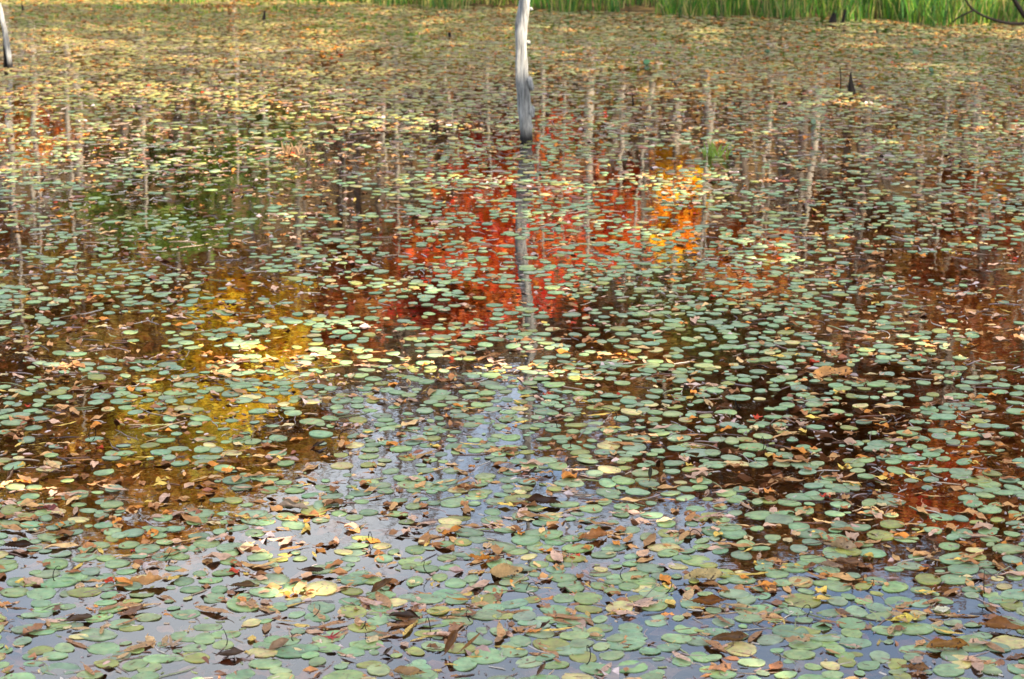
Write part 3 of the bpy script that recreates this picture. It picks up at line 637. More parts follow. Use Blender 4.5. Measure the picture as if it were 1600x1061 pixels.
SP = [
 ('chestnut_leaf', 1108, 946, 'chestnut', .125, (.24, .085, .02), 8, 'dark orange-brown chestnut leaf curled into a toothed cup by a tan leaf', 'the toothed brown leaf cup', 2.3, 1.0, 28, 0),
 ('chestnut_leaf', 1155, 950, 'narrow', .115, (.50, .30, .12), -22, 'long tan leaf lying against the toothed brown leaf cup', 'the long tan leaf', .8, .2, 0, 0),
 ('chestnut_leaf', 1140, 1003, 'chestnut', .115, (.17, .08, .03), 10, 'brown boat-shaped leaf with toothed rim on a pad near the bottom', 'the brown boat-shaped leaf', 2.0, .7, 28, 0),
 ('arched_leaf', 1480, 1014, 'chestnut', .125, (.32, .14, .03), 3, 'large brown arched leaf standing on its edge near the bottom right', 'the large arched brown leaf', 1.7, .4, 22, 0, .012, .066),
 ('chestnut_leaf', 1565, 985, 'chestnut', .14, (.34, .14, .045), -20, 'long rusty rolled leaf with toothed edge at the right border', 'the long rusty rolled leaf', 2.2, .3, 20, 0),
 ('rolled_leaf', 632, 968, 'oval', .095, DK, -10, 'dark rolled leaf lying open like a tube', 'the dark rolled leaf', 2.6, .2, 0, 0),
 ('folded_leaf', 706, 1020, 'oval', .085, BR, 55, 'brown folded leaf with one tip standing up', 'the brown folded leaf', 2.1, .7, 10, -40),
 ('folded_leaf', 735, 1016, 'narrow', .085, (.30, .13, .04), 38, 'rusty folded leaf blade leaning beside the brown folded leaf', 'the rusty folded blade', 1.9, .5, 30, -28),
 ('cupped_leaf', 362, 1027, 'oval', .085, (.085, .045, .025), 20, 'dark brown cupped leaf resting on a green pad', 'the dark cupped leaf', 2.4, .9, -20, 0),
 ('maple_leaf', 515, 998, 'maple', .075, RED, 30, 'small scarlet maple leaf lying flat', 'the scarlet maple leaf'),
 ('folded_leaf', 596, 925, 'oval', .085, (.16, .075, .03), 35, 'brown folded leaf tenting above open water', 'the tented brown leaf', 2.2, .3, 20, -20),
 ('chestnut_leaf', 790, 901, 'chestnut', .115, (.55, .32, .12), 14, 'tan chestnut leaf with ribbed blade tipped towards the viewer', 'the ribbed tan chestnut leaf', .9, .3, 38, 0),
 ('crumpled_leaf', 752, 876, 'oak', .085, (.58, .21, .03), -12, 'bright orange crumpled leaf', 'the bright orange crumpled leaf', 1.7, 1.0, 0, 0),
 ('curved_leaf', 722, 940, 'narrow', .075, (.55, .24, .04), -6, 'orange narrow leaf curving like a shallow boat', 'the orange boat-like leaf', 1.9, .8, 0, 0),
 ('oval_leaf', 783, 996, 'oval', .045, (.62, .33, .14), 70, 'small peach oval leaf tilted over open water', 'the small peach leaf', .5, .2, 20, -18),
 ('chestnut_leaf', 30, 857, 'chestnut', .105, DK, 4, 'blackish toothed leaf cup near the left border', 'the blackish toothed leaf', 2.2, .6, 28, 0),
 ('curled_leaf', 122, 972, 'oval', .09, (.10, .05, .025), 25, 'dark brown leaf curled lengthwise near the lower left', 'the dark curled leaf', 2.5, .5, -15, 0),
 ('chestnut_leaf', 382, 919, 'chestnut', .085, (.17, .09, .04), 5, 'grey-brown rolled leaf with a toothed rim', 'the grey-brown rolled leaf', 2.4, .3, 28, 0),
 ('chestnut_leaf', 488, 895, 'chestnut', .075, DK, 0, 'short black-brown toothed leaf cup', 'the short black-brown leaf', 2.1, .6, 28, 0),
 ('chestnut_leaf', 848, 788, 'chestnut', .125, (.07, .03, .015), -14, 'dark brown saw-edged leaf lying slantwise over pads', 'the saw-edged dark leaf', 1.9, .4, 18, 0),
 ('withered_leaf', 18, 753, 'oval', .07, DK, 60, 'withered black leaf knot at the left border', 'the withered black leaf', 2.6, 1.1, 0, -45),
 ('chestnut_leaf', 1328, 884, 'chestnut', .10, (.24, .11, .05), -24, 'ribbed red-brown rolled leaf over a pad', 'the ribbed red-brown leaf', 2.3, .4, 0, 0),
 ('chestnut_leaf', 1298, 889, 'chestnut', .085, (.34, .20, .12), -30, 'ribbed pinkish rolled leaf beside the ribbed red-brown leaf', 'the ribbed pinkish leaf', 2.1, .4, 0, 0),
 ('curled_leaf', 1312, 857, 'oak', .12, (.38, .24, .13), -28, 'pale tan crinkled leaf sloping into the water', 'the crinkled tan leaf', 1.6, .5, 12, 0),
 ('bud_leaf', 606, 1023, 'oval', .045, (.09, .05, .03), 50, 'little dark brown leaf curl on a pad near the bottom', 'the little dark leaf curl', 2.5, .9, 0, -20),
 ('chestnut_leaf', 458, 796, 'chestnut', .12, (.28, .20, .14), -24, 'grey ribbed rolled leaf floating at mid left', 'the grey ribbed leaf', 2.5, .3, 0, 0),
 ('withered_leaf', 1016, 752, 'oval', .05, (.06, .05, .02), 80, 'small dark leaf scrap standing upright right of the middle', 'the small upright scrap', 2.0, .5, 0, -60),
 ('withered_leaf', 832, 741, 'oval', .05, DK, 40, 'tiny black leaf curl below the trunk reflection', 'the tiny black curl', 2.5, .9, 0, -20),
 ('withered_leaf', 498, 699, 'oval', .055, DK, 30, 'small blackish folded leaf left of the sky reflection', 'the small blackish fold', 2.3, .5, 0, -15),
 ('oak_leaf', 925, 842, 'oak', .11, (.40, .15, .04), 30, 'orange-brown oak leaf with one lobed side raised', 'the raised orange-brown oak leaf', 1.2, .5, 34, 0),
 ('chestnut_leaf', 1300, 588, 'chestnut', .17, (.62, .28, .08), 6, 'large sunlit orange chestnut leaf right of the middle', 'the sunlit orange chestnut leaf', .8, .3, 18, 0),
 ('rolled_leaf', 1525, 645, 'narrow', .13, (.48, .30, .16), 30, 'long tan rolled leaf near the right border', 'the tan rolled leaf', 2.0, .2, 0, 0),
 ('crumpled_leaf', 232, 914, 'oak', .12, (.55, .26, .08), 12, 'large orange crumpled leaf among lower left pads', 'the large orange crumpled leaf', 1.2, .8, 12, 0),
 ('chestnut_leaf', 1100, 906, 'chestnut', .135, (.52, .36, .14), 8, 'long straw-coloured chestnut leaf above the toothed brown cup', 'the straw-coloured chestnut leaf', .9, .2, 14, 0),
 ('oval_leaf', 1472, 956, 'oval', .055, (.75, .66, .44), 10, 'cream white oval leaf on the dark water at lower right', 'the cream white leaf', .5, .3, 12, 0),
 ('yellow_leaf', 1412, 972, 'oval', .085, (.72, .52, .08), 14, 'buttercup yellow leaf lying across pads at lower right', 'the buttercup yellow leaf', .6, .3, 6, 0),
 ('maple_leaf', 1432, 968, 'maple', .05, (.68, .30, .05), 100, 'small orange maple leaf on the buttercup yellow leaf', 'the small orange maple leaf'),
 ('withered_leaf', 852, 984, 'oval', .04, (.07, .025, .015), 20, 'tiny maroon leaf scrap beside a lilac sunken leaf', 'the tiny maroon scrap', 2.2, .6, 0, -30),
 ('bud_leaf', 846, 1053, 'oval', .055, (.18, .09, .045), 60, 'brown leaf curl at the bottom border right of centre', 'the brown curl at the bottom', 2.3, .8, 0, -20),
 ('chestnut_leaf', 640, 1056, 'chestnut', .10, (.40, .22, .09), -8, 'tan toothed leaf at the bottom border left of centre', 'the tan leaf at the bottom', 1.5, .7, 12, 0),
 ('oval_leaf', 1245, 1005, 'oak', .075, (.46, .27, .13), -10, 'buff broad leaf floating flat at lower right', 'the buff broad leaf', .5, .3, 10, 0),
 ('chestnut_leaf', 1430, 1048, 'oak', .08, (.26, .12, .045), -20, 'brown torn leaf curled up at the bottom right', 'the torn brown leaf', 1.7, .7, 20, 0),
 ('crumpled_leaf', 268, 1010, 'maple', .10, (.44, .25, .12), 60, 'pale tan star-shaped maple leaf among twigs at lower left', 'the tan star-shaped leaf'),
 ('curled_leaf', 435, 1013, 'oval', .075, (.34, .2, .11), 40, 'buff curled leaf propped on a pad at lower left', 'the propped buff leaf', 1.6, .6, 30, -10),
 ('oak_leaf', 75, 797, 'oak', .07, (.16, .03, .02), 10, 'dark wine-red leaf between pads near the left border', 'the wine-red leaf', .5, .3, 4, 0),
]
for s in SP: special(*s)

# ------------------------------------------------------------------ floating pads
POOL_MARGIN = 1.6
def in_area(x, y): return (np.abs(x) < 0.2285 * y + POOL_MARGIN) & (y > 5.0) & (y < shore_y(x) - 0.05) & (x < RIGHT_BANK - .2)
CELL = .14
grid = {}
PADS = []
target = 30000
tries = 175000
tx = rng.uniform(-7.2, 7.2, tries); ty = rng.uniform(5.0, 24.6, tries)
# area-uniform inside the widening strip
keep = in_area(tx, ty); tx, ty = tx[keep], ty[keep]
tpx, tpy = project(np.stack([tx, ty, tx * 0], -1))
clump = .40 * vnoise(tx, ty * .6, 2, .9) + .60 * vnoise(tx, ty, 6, 4.2)
near = sstep(700, 1000, tpy)
far = sstep(330, 120, tpy)
dens = np.clip(.155 + 1.35 * (clump - .42) + .34 * near + .30 * far + .2 * sstep(120, 50, tpy), 0.015, 1)
# open dark water: round the dead trunk's foot and right of the middle
dens *= 1 - .45 * np.exp(-(((tpx - 1010) / 260) ** 2 + ((tpy - 200) / 60) ** 2))
dens *= 1 - .35 * np.exp(-(((tpx - 690) / 150) ** 2 + ((tpy - 680) / 70) ** 2))
acc = rng.uniform(0, 1, len(tx)) < dens
tx, ty, tpx, tpy, far = tx[acc], ty[acc], tpx[acc], tpy[acc], far[acc]
tr = .0405 * (1 - .30 * sstep(1040, 420, tpy)) * np.clip(rng.normal(1, .30, len(tx)), .36, 1.6)
fac = np.where(rng.uniform(0, 1, len(tx)) < .30, .52, .80) - .12 * far
for i in range(len(tx)):
    cx, cy = int(tx[i] / CELL), int(ty[i] / CELL); ok = True
    for a in (-1, 0, 1):
        for b in (-1, 0, 1):
            for (qx, qy, qr) in grid.get((cx + a, cy + b), ()):
                if (qx - tx[i]) ** 2 + (qy - ty[i]) ** 2 < ((qr + tr[i]) * fac[i]) ** 2: ok = False; break
            if not ok: break
        if not ok: break
    if ok:
        grid.setdefault((cx, cy), []).append((tx[i], ty[i], tr[i])); PADS.append(i)
PADS = np.array(PADS)
px_, py_, pr_ = tx[PADS], ty[PADS], tr[PADS]
sx_, sy_ = tpx[PADS], tpy[PADS]
n = len(PADS)
print('pads', n)
yaw = rng.uniform(0, 2 * np.pi, n); taz = rng.uniform(0, 2 * np.pi, n)
tilt = np.abs(rng.normal(0, R(.7), n)) + (rng.uniform(0, 1, n) < .04) * R(5)
pz = rng.uniform(.0008, .0034, n)
G = np.array([[.205, .295, .125], [.225, .310, .125], [.185, .270, .120], [.240, .315, .105], [.205, .285, .140]])
YG, YE, OL, BRN, RB = np.array([.27, .275, .05]), np.array([.54, .45, .14]), np.array([.15, .145, .05]), np.array([.17, .095, .042]), np.array([.24, .09, .035])
pcol = G[rng.integers(0, 5, n)] * rng.uniform(.78, 1.16, (n, 1)) * rng.uniform(.9, 1.1, (n, 3))
u = rng.uniform(0, 1, n); patch = vnoise(px_, py_, 51, .6)
kind_ = np.zeros(n, int)
kind_[u < .13] = 1; kind_[u < .04] = 2
fr_ = sstep(420, 130, sy_)                    # older, browner pads towards the far bank
lf = sstep(900, 500, sx_)
u2 = rng.uniform(0, 1, n)
kind_ = np.where(u2 < fr_ * (.16 + .36 * lf), 1, kind_)
kind_ = np.where((u2 > .55) & (u2 < .55 + fr_ * .40 * (1.1 - lf)), 3, kind_)
kind_ = np.where(u2 > 1 - fr_ * (.18 + .30 * sstep(220, 60, sy_)), 4, kind_)
kind_ = np.where((u2 > .5) & (u2 < .5 + .05 * fr_), 5, kind_)
for k, c in ((1, YG), (2, YE), (3, OL), (4, BRN), (5, RB)):
    m_ = kind_ == k; pcol[m_] = c * rng.uniform(.75, 1.2, (m_.sum(), 1))
dim = sstep(290, 70, sy_)[:, None]; pcol = pcol * (1 - .62 * dim) + np.array([.19, .165, .038]) * .62 * dim   # far pads are old and browned
inframe = (sx_ > -15) & (sx_ < 1615) & (sy_ < 1066)
order = np.argsort(-(sy_ + 0 * sx_) * inframe - 1e-6)
order = [i for i in np.argsort(-sy_) if inframe[i]][:300]
single = set(order)

# labels: nearest landmark leaf, side of it, and rank on that side
LX = np.array([a for a, b, c in LAND]); LY = np.array([b for a, b, c in LAND])
ORD = ['nearest', 'second', 'third', 'fourth', 'fifth', 'sixth', 'seventh', 'eighth', 'ninth', 'tenth', 'eleventh', 'twelfth', 'thirteenth', 'fourteenth', 'fifteenth', 'sixteenth', 'seventeenth', 'eighteenth', 'nineteenth', 'twentieth']
SIDE = ['to the right of', 'behind', 'to the left of', 'in front of']
def sector(dx, dy):
    dy = dy * 2.4
    return np.where(np.abs(dx) >= np.abs(dy), np.where(dx > 0, 0, 2), np.where(dy < 0, 1, 3))
def rank_labels(X, Y, word):
    """for every item: (landmark, side, rank on that side counted over all items)"""
    X, Y = np.asarray(X), np.asarray(Y); res = [None] * len(X)
    D = (X[:, None] - LX) ** 2 + ((Y[:, None] - LY) * 2.4) ** 2
    S = sector(X[:, None] - LX, Y[:, None] - LY)
    ranks = np.zeros(D.shape, int)
    for l in range(len(LX)):
        for s in range(4):
            idx = np.where(S[:, l] == s)[0]; o = idx[np.argsort(D[idx, l])]
            ranks[o, l] = np.arange(len(o))
    used = set()
    for i in range(len(X)):
        cand = sorted(range(len(LX)), key=lambda l: (ranks[i, l] + D[i, l] / 8000.0))
        for l in cand:
            key = (l, int(S[i, l]), int(ranks[i, l]))
            if key not in used and key[2] < len(ORD): used.add(key); break
        l, s, r = key
        res[i] = f'{word[i]}, {ORD[r]} {SIDE[s]} {LAND[l][2]}' if r < len(ORD) else f'{word[i]} {SIDE[s]} {LAND[l][2]}'
    return res
cw = {0: 'green', 1: 'yellow-green', 2: 'yellow', 3: 'olive', 4: 'brown', 5: 'rusty'}
words = [f'{cw[int(kind_[i])]} {"small " if pr_[i] < .034 else "big " if pr_[i] > .052 else ""}oval pad' for i in order]
labs = rank_labels(sx_[order], sy_[order], words)
near_me = []
for TV, TF in PAD_NEAR:
    me = mesh('lily_pad', TV, TF, smooth=True); me.materials.append(M['pad']); near_me.append(me)
for i, lb in zip(order, labs):
    o = obj('lily_pad', near_me[int(rng.integers(len(near_me)))], None, loc=(px_[i], py_[i], pz[i]),
            rot=(float(tilt[i]), 0, float(yaw[i])), scale=(pr_[i],) * 3, color=tuple(pcol[i]))
    tag(o, lb, 'lily pad', 'floating pads close to the viewer')
rest = np.array([i for i in range(n) if i not in single])
midm = sy_[rest] > 420
r1, r2 = rest[midm], rest[~midm]
A = batch(PAD_MID, rng.integers(0, len(PAD_MID), len(r1)), np.stack([px_, py_, pz], -1)[r1], pr_[r1], yaw[r1], taz[r1], tilt[r1], pcol[r1])
B = batch(PAD_FAR, rng.integers(0, len(PAD_FAR), len(r2)), np.stack([px_, py_, pz], -1)[r2], pr_[r2], yaw[r2], taz[r2], tilt[r2], pcol[r2])
V = np.concatenate([A[0], B[0]]); F = np.concatenate([A[1], B[1] + len(A[0])]); cc = np.concatenate([A[2], B[2]])
tag(obj('lily_pad_carpet', mesh('lily_pad_carpet', V, F, cc, smooth=True), M['pad_attr']), 'carpet of small oval lily pads covering the pond out to the far bank', 'lily pads', kind='stuff')

# ------------------------------------------------------------------ fallen leaves on the water
LP = {'chestnut': [TAN, (.40, .22, .10), (.34, .17, .07), (.56, .37, .18), (.50, .33, .26)],
      'oak': [(.46, .25, .11), (.34, .16, .07), (.50, .33, .25), ORG, (.2, .09, .035)],
      'oval': [TAN, YEL, (.55, .36, .2), (.48, .30, .2), (.62, .50, .28), (.28, .12, .05)],
      'narrow': [(.50, .32, .14), (.42, .28, .2), (.34, .17, .07), YEL],
      'maple': [(.45, .06, .03), (.55, .22, .06), (.40, .2, .1), YEL]}
CN = {'chestnut': ['tan', 'light brown', 'reddish brown', 'straw', 'pinkish'], 'oak': ['light brown', 'reddish brown', 'pinkish', 'orange', 'dark brown'],
      'oval': ['tan', 'yellow', 'buff', 'pinkish', 'cream', 'reddish brown'], 'narrow': ['tan', 'pinkish', 'brown', 'yellow'], 'maple': ['red', 'orange', 'brown', 'yellow']}
nl = 27000
lx = rng.uniform(-7.0, 7.0, nl * 2); ly = rng.uniform(5.0, 24.6, nl * 2)
keep = in_area(lx, ly); lx, ly = lx[keep], ly[keep]
qx, qy = project(np.stack([lx, ly, lx * 0], -1))
band = np.exp(-((qy - 575) / 45) ** 2)
pr = np.clip(.34 + .62 * sstep(600, 880, qy) + .30 * band + .18 * sstep(850, 1300, qx) + .30 * sstep(180, 60, qy), 0, 1) * np.clip(.02 + 1.8 * vnoise(lx, ly, 61, 1.3), 0, 1)
keep = rng.uniform(0, 1, len(lx)) < pr
lx, ly, qx, qy = lx[keep], ly[keep], qx[keep], qy[keep]; nl = len(lx)
lt = rng.choice(5, nl, p=[.27, .27, .25, .16, .05])
lsz = np.clip(rng.normal(.64, .18, nl), .28, 1.05) * (1 - .15 * sstep(850, 500, qy)); lyaw = rng.uniform(0, 6.28, nl)
lz = np.where(rng.uniform(0, 1, nl) < .33, rng.uniform(.004, .007, nl), rng.uniform(-.0025, .0008, nl)); lci = [random.randrange(len(LP[TYPES[t]])) for t in lt]
lcol = np.array([LP[TYPES[t]][c] for t, c in zip(lt, lci)]) * rng.uniform(.85, 1.35, (nl, 1))
lcol = lcol * np.array([1.12, .98, .80])
lcol = lcol * (1 - sstep(320, 120, qy)[:, None] * (1 - np.array([.72, .66, .45])))   # leaf colours grow darker and yellower towards the far bank
inf = (qx > -10) & (qx < 1610) & (qy < 1064)
sel = [i for i in np.argsort(-qy) if inf[i]][:290]
words = [f'{CN[TYPES[lt[i]]][lci[i]]} fallen {TYPES[lt[i]]} leaf' for i in sel]
labs = rank_labels(qx[sel], qy[sel], words)
lme = {}
for k, (TV, TF) in FLAT.items():
    me = mesh('fallen_leaf', TV - np.array([0, 0, TV[:, 2].min()]) * .6, TF, smooth=True); me.materials.append(M['leaf']); lme[k] = me
for i, lb in zip(sel, labs):
    flip = math.pi if rng.uniform() < .3 else 0
    o = obj('fallen_leaf', lme[(TYPES[lt[i]], int(rng.integers(4)))], None, loc=(lx[i], ly[i], lz[i] + (.004 if flip else 0)),
            rot=(flip + float(rng.normal(0, R(2.2))), float(rng.normal(0, R(1.8))), lyaw[i]), scale=(lsz[i],) * 3, color=tuple(lcol[i]))
    tag(o, lb, 'leaf', 'fallen leaves close to the viewer')
ss = set(sel); rest = np.array([i for i in range(nl) if i not in ss])
TL = []
for s in range(4):
    TL += [leaf_grid(.145, .047, 8, 1, W_CHEST, curl=.5, bend=[.2, .5, -.3, .3][s], wav=.08, seed=s), leaf_grid(.105, .058, 7, 1, W_OBOV, curl=.6, bend=.3, wav=.1, seed=9 + s),
           leaf_grid(.075, .045, 6, 1, W_OVAL, curl=.5, bend=.3, wav=.06, seed=19 + s), leaf_grid(.12, .022, 6, 1, W_LONG, curl=.4, bend=.3, wav=.06, seed=29 + s), leaf_grid(.06, .06, 6, 1, W_OBOV, curl=.4, bend=.4, wav=.1, seed=39 + s)]
TL = [(v[:(f_.max() + 1)], f_) for v, f_ in TL]
pickk = lt[rest] + 5 * rng.integers(0, 4, len(rest))
V, F, cc = batch(TL, pickk, np.stack([lx, ly, lz], -1)[rest], lsz[rest] * .95, lyaw[rest], rng.uniform(0, 6, len(rest)), np.abs(rng.normal(0, R(2), len(rest))), lcol[rest])
tag(obj('leaf_litter', mesh('leaf_litter', V, F, cc, smooth=True), M['leaf_attr']), 'scattered tan and brown fallen leaves floating between the far pads', 'leaf litter', kind='stuff')

# sunken leaves just under the surface
ns = 13000
x = rng.uniform(-6, 6, ns); y = 5.0 + 13 * rng.uniform(0, 1, ns) ** 1.9; keep = in_area(x, y); x, y = x[keep], y[keep]; ns = len(x)
SC = np.array([[.40, .17, .08], [.55, .33, .26], [.48, .20, .07], [.30, .10, .05], [.58, .42, .36]])
V, F, cc = batch(TL, rng.choice(5, ns, p=[.35, .3, .2, .1, .05]) + 5 * rng.integers(0, 4, ns), np.stack([x, y, -.006 - rng.uniform(0, .016, ns)], -1), rng.uniform(.7, 1.3, ns), rng.uniform(0, 6.28, ns), rng.uniform(0, 6.28, ns), rng.uniform(0, R(3), ns), SC[rng.integers(0, 5, ns)] * rng.uniform(.6, 1.1, (ns, 1)))
tag(obj('sunken_leaves', mesh('sunken_leaves', V, F, cc, smooth=True), M['sunk']), 'rusty waterlogged leaves lying just under the water surface', 'sunken leaves', kind='stuff')

# floating stems and crumbs of plants
def ribbon(n, x, y, z, L, wd, curve, yaw, col, seg=5):
    t = np.linspace(-.5, .5, seg + 1)
    lx_ = t[None] * L[:, None]; ly_ = curve[:, None] * (t[None] ** 2 - .1) * L[:, None] + .02 * L[:, None] * np.sin(9 * t[None] + yaw[:, None])
    c, s = np.cos(yaw)[:, None], np.sin(yaw)[:, None]
    X = x[:, None] + lx_ * c - ly_ * s; Y = y[:, None] + lx_ * s + ly_ * c
    tgx = np.gradient(X, axis=1); tgy = np.gradient(Y, axis=1); ll = np.hypot(tgx, tgy) + 1e-9
    nx_, ny_ = -tgy / ll, tgx / ll
    hw_ = wd[:, None] / 2 * (1 - .5 * np.abs(2 * t[None]) ** 3)
    Z = np.repeat(z[:, None], seg + 1, 1)
    V = np.stack([np.stack([X - nx_ * hw_, Y - ny_ * hw_, Z - .001], -1), np.stack([X, Y, Z + np.minimum(hw_ * 1.4, .002)], -1), np.stack([X + nx_ * hw_, Y + ny_ * hw_, Z - .001], -1)], 2).reshape(-1, 3)
    base = np.arange(n)[:, None] * (3 * (seg + 1)); F = []
    for k in range(seg):
        a = 3 * k
        F += [base + [a, a + 3, a + 4], base + [a, a + 4, a + 1], base + [a + 1, a + 4, a + 5], base + [a + 1, a + 5, a + 2]]
    return V, np.concatenate(F), np.repeat(col, 3 * (seg + 1), 0)
ns = 34000
x = rng.uniform(-6, 6, ns); y = 5 + 16 * rng.uniform(0, 1, ns) ** 1.2; keep = in_area(x, y) & (vnoise(x, y, 77, 1.4) > rng.uniform(.1, .6, ns)); x, y = x[keep], y[keep]; ns = len(x)
KC = np.array([[.40, .26, .15], [.20, .09, .05], [.30, .20, .17], [.10, .05, .03], [.26, .26, .08], [.45, .36, .27]])
ribL = rng.uniform(.03, .16, ns) * rng.uniform(.5, 1.2, ns); ribW = rng.uniform(.0014, .0042, ns)
sh = rng.uniform(0, 1, ns) < .62; ribL = np.where(sh, rng.uniform(.008, .03, ns), ribL); ribW = np.where(sh, rng.uniform(.004, .011, ns), ribW)
V, F, cc = ribbon(ns, x, y, rng.uniform(.0003, .0022, ns), ribL, ribW, rng.normal(0, .45, ns), rng.uniform(0, 6.28, ns), KC[rng.integers(0, 6, ns)] * rng.uniform(.6, 1.2, (ns, 1)))
tag(obj('floating_stems', mesh('floating_stems', V, F, cc, smooth=True), M['stem']), 'thin floating stalks and plant crumbs between the pads', 'floating stems', kind='stuff')

# curled stalks rising above the surface, each a thing of its own
curl_spots = [(385, 690), (140, 690), (250, 872), (870, 668), (955, 655), (540, 690), (745, 975), (672, 985), (1160, 640), (1505, 600), (350, 1005), (465, 1000), (560, 985), (910, 1035), (1540, 925), (1085, 845), (1345, 925), (690, 900), (820, 925), (575, 845), (1210, 1040), (90, 905), (480, 965), (1255, 965), (980, 905), (890, 700), (1030, 930), (300, 800), (1190, 700), (1390, 755)]
for k, (a, b) in enumerate(curl_spots):
    rg = np.random.default_rng(k); p = on_water(a, b)
    t = np.linspace(0, 1, 12); rr = rg.uniform(.014, .035); turn = rg.uniform(2.2, 5.2); hx = rg.uniform(0, 6.28)
    yy = rr * np.sin(t * turn); zz = rr * (1 - np.cos(t * turn)) * rg.uniform(.7, 1.2)
    path = np.stack([yy * math.cos(hx) + t * .02 * rg.normal(), yy * math.sin(hx), zz - .004], -1)
    V, F = tube(path, np.linspace(.0018, .0011, 12), 5)
    o = obj('curled_stalk', mesh('curled_stalk', V, F, smooth=True), M['bark_wet'] if k % 3 else M['stalk'] if 'stalk' in M else M['bark_wet'], loc=p)
    l = int(np.argmin((LX - a) ** 2 + ((LY - b) * 2.4) ** 2)); s = int(sector(np.array(a - LX[l]), np.array(b - LY[l])))
    tag(o, f'{"dark hooked" if k % 3 else "dark looped"} stalk {"" if k % 2 else "short, "}{SIDE[s]} {LAND[l][2]}', 'stalk', 'curled stalks among the pads')

# ------------------------------------------------------------------ dead trunk, snag, stumps, branches
def snag_mat(name, base, dark, wl):
    m, n, l = nodes(name)
    o = add(n, 'ShaderNodeOutputMaterial'); b = add(n, 'ShaderNodeBsdfPrincipled', Roughness=.8); b.inputs['Specular IOR Level'].default_value = .25
    t = add(n, 'ShaderNodeTexCoord'); mp_ = add(n, 'ShaderNodeMapping'); mp_.inputs['Scale'].default_value = (1, 1, .12)
    l.new(t.outputs['Object'], mp_.inputs['Vector'])
    n1 = add(n, 'ShaderNodeTexNoise', Scale=60.0, Detail=6.0, Roughness=.65); l.new(mp_.outputs[0], n1.inputs['Vector'])
    n2 = add(n, 'ShaderNodeTexNoise', Scale=5.0, Detail=4.0); l.new(t.outputs['Object'], n2.inputs['Vector'])
    r = add(n, 'ShaderNodeValToRGB'); r.color_ramp.elements[0].position = .3; r.color_ramp.elements[1].position = .62
    r.color_ramp.elements[0].color = (*dark, 1); r.color_ramp.elements[1].color = (*base, 1)
    l.new(n1.outputs['Fac'], r.inputs['Fac'])
    hv = add(n, 'ShaderNodeHueSaturation'); l.new(r.outputs[0], hv.inputs['Color'])
    mr = add(n, 'ShaderNodeMapRange'); mr.inputs['From Min'].default_value = .3; mr.inputs['From Max'].default_value = .7; mr.inputs['To Min'].default_value = .7; mr.inputs['To Max'].default_value = 1.2
    l.new(n2.outputs['Fac'], mr.inputs['Value']); l.new(mr.outputs[0], hv.inputs['Value'])
    sp = add(n, 'ShaderNodeSeparateXYZ'); l.new(t.outputs['Object'], sp.inputs[0])
    ad = add(n, 'ShaderNodeMath', operation='MULTIPLY_ADD'); ad.inputs[1].default_value = .09; l.new(n2.outputs['Fac'], ad.inputs[0]); l.new(sp.outputs['Z'], ad.inputs[2])
    wr = add(n, 'ShaderNodeMapRange'); wr.inputs['From Min'].default_value = wl; wr.inputs['From Max'].default_value = wl + .07; l.new(ad.outputs[0], wr.inputs['Value'])
    mx_ = add(n, 'ShaderNodeMix', data_type='RGBA'); mx_.inputs['A'].default_value = (.012, .009, .008, 1)
    l.new(wr.outputs[0], mx_.inputs['Factor']); l.new(hv.outputs[0], mx_.inputs['B']); l.new(mx_.outputs['Result'], b.inputs['Base Color'])
    bu = add(n, 'ShaderNodeBump', Distance=.012, Strength=1.0); l.new(n1.outputs['Fac'], bu.inputs['Height']); l.new(bu.outputs[0], b.inputs['Normal'])
    l.new(b.outputs[0], o.inputs['Surface'])
    return m
M['snag'] = snag_mat('weathered_wood', (.36, .34, .31), (.07, .066, .066), .07)
def rough_tube(path, rad, sides, seed, amp=.12):
    V, F = tube(path, rad, sides); rg = np.random.default_rng(seed)
    c = np.repeat(np.asarray(path), sides, 0); n_ = len(path)
    d = V - c; th = np.tile(np.linspace(0, 2 * np.pi, sides, endpoint=False), n_); zz = c[:, 2]
    k = 1 + amp * (np.sin(3 * th + 4 * zz) * .5 + np.sin(5 * th - 9 * zz + 1) * .35 + np.sin(2 * th + 23 * zz) * .25) + rg.normal(0, amp * .15, len(V))
    return c + d * k[:, None], F
B0 = on_water(822, 219)
Dt = B0.y; mpp = Dt / math.cos(R(9)) / FPX * 1.0
def at_trunk(x, y):                              # point of the trunk's vertical plane behind a pixel
    D = Dt; return np.array([(x - 822) / FPX * D * 1.02, 0, CAM_H - D * dep(y)])
low = [at_trunk(*p) for p in ((822, 235), (822, 215), (820, 185), (818, 150), (815, 115), (815, 85), (815, 60), (814, 45), (817, 30), (820, 12), (820, 0), (818, -14))]
z_top = mirror_z(Dt, 885)
up = [np.array([(q - 822) / FPX * Dt, dy, mirror_z(Dt, yy)]) for q, dy, yy in ((819, 0, 452), (826, .02, 490), (832, .03, 530), (826, .02, 580), (825, 0, 640), (824, -.02, 720), (826, 0, 800), (829, .01, 885))]
path = np.array([p for p in low if p[2] < .95] + [u_ for u_ in up if u_[2] > low[-1][2] + .05])
path = path[np.argsort(path[:, 2])]
tt = np.linspace(0, 1, 60); cum = np.concatenate([[0], np.cumsum(np.linalg.norm(np.diff(path, axis=0), axis=1))]); cum /= cum[-1]
pp = np.stack([np.interp(tt, cum, path[:, i]) for i in range(3)], -1)
for _ in range(2): pp[1:-1] = (pp[:-2] + 2 * pp[1:-1] + pp[2:]) / 4
rad = np.interp(pp[:, 2], [-.1, .0, .3, .9, 1.8, 2.9], [.044, .042, .041, .037, .027, .012])
V, F = rough_tube(pp, rad, 18, 1, .26)
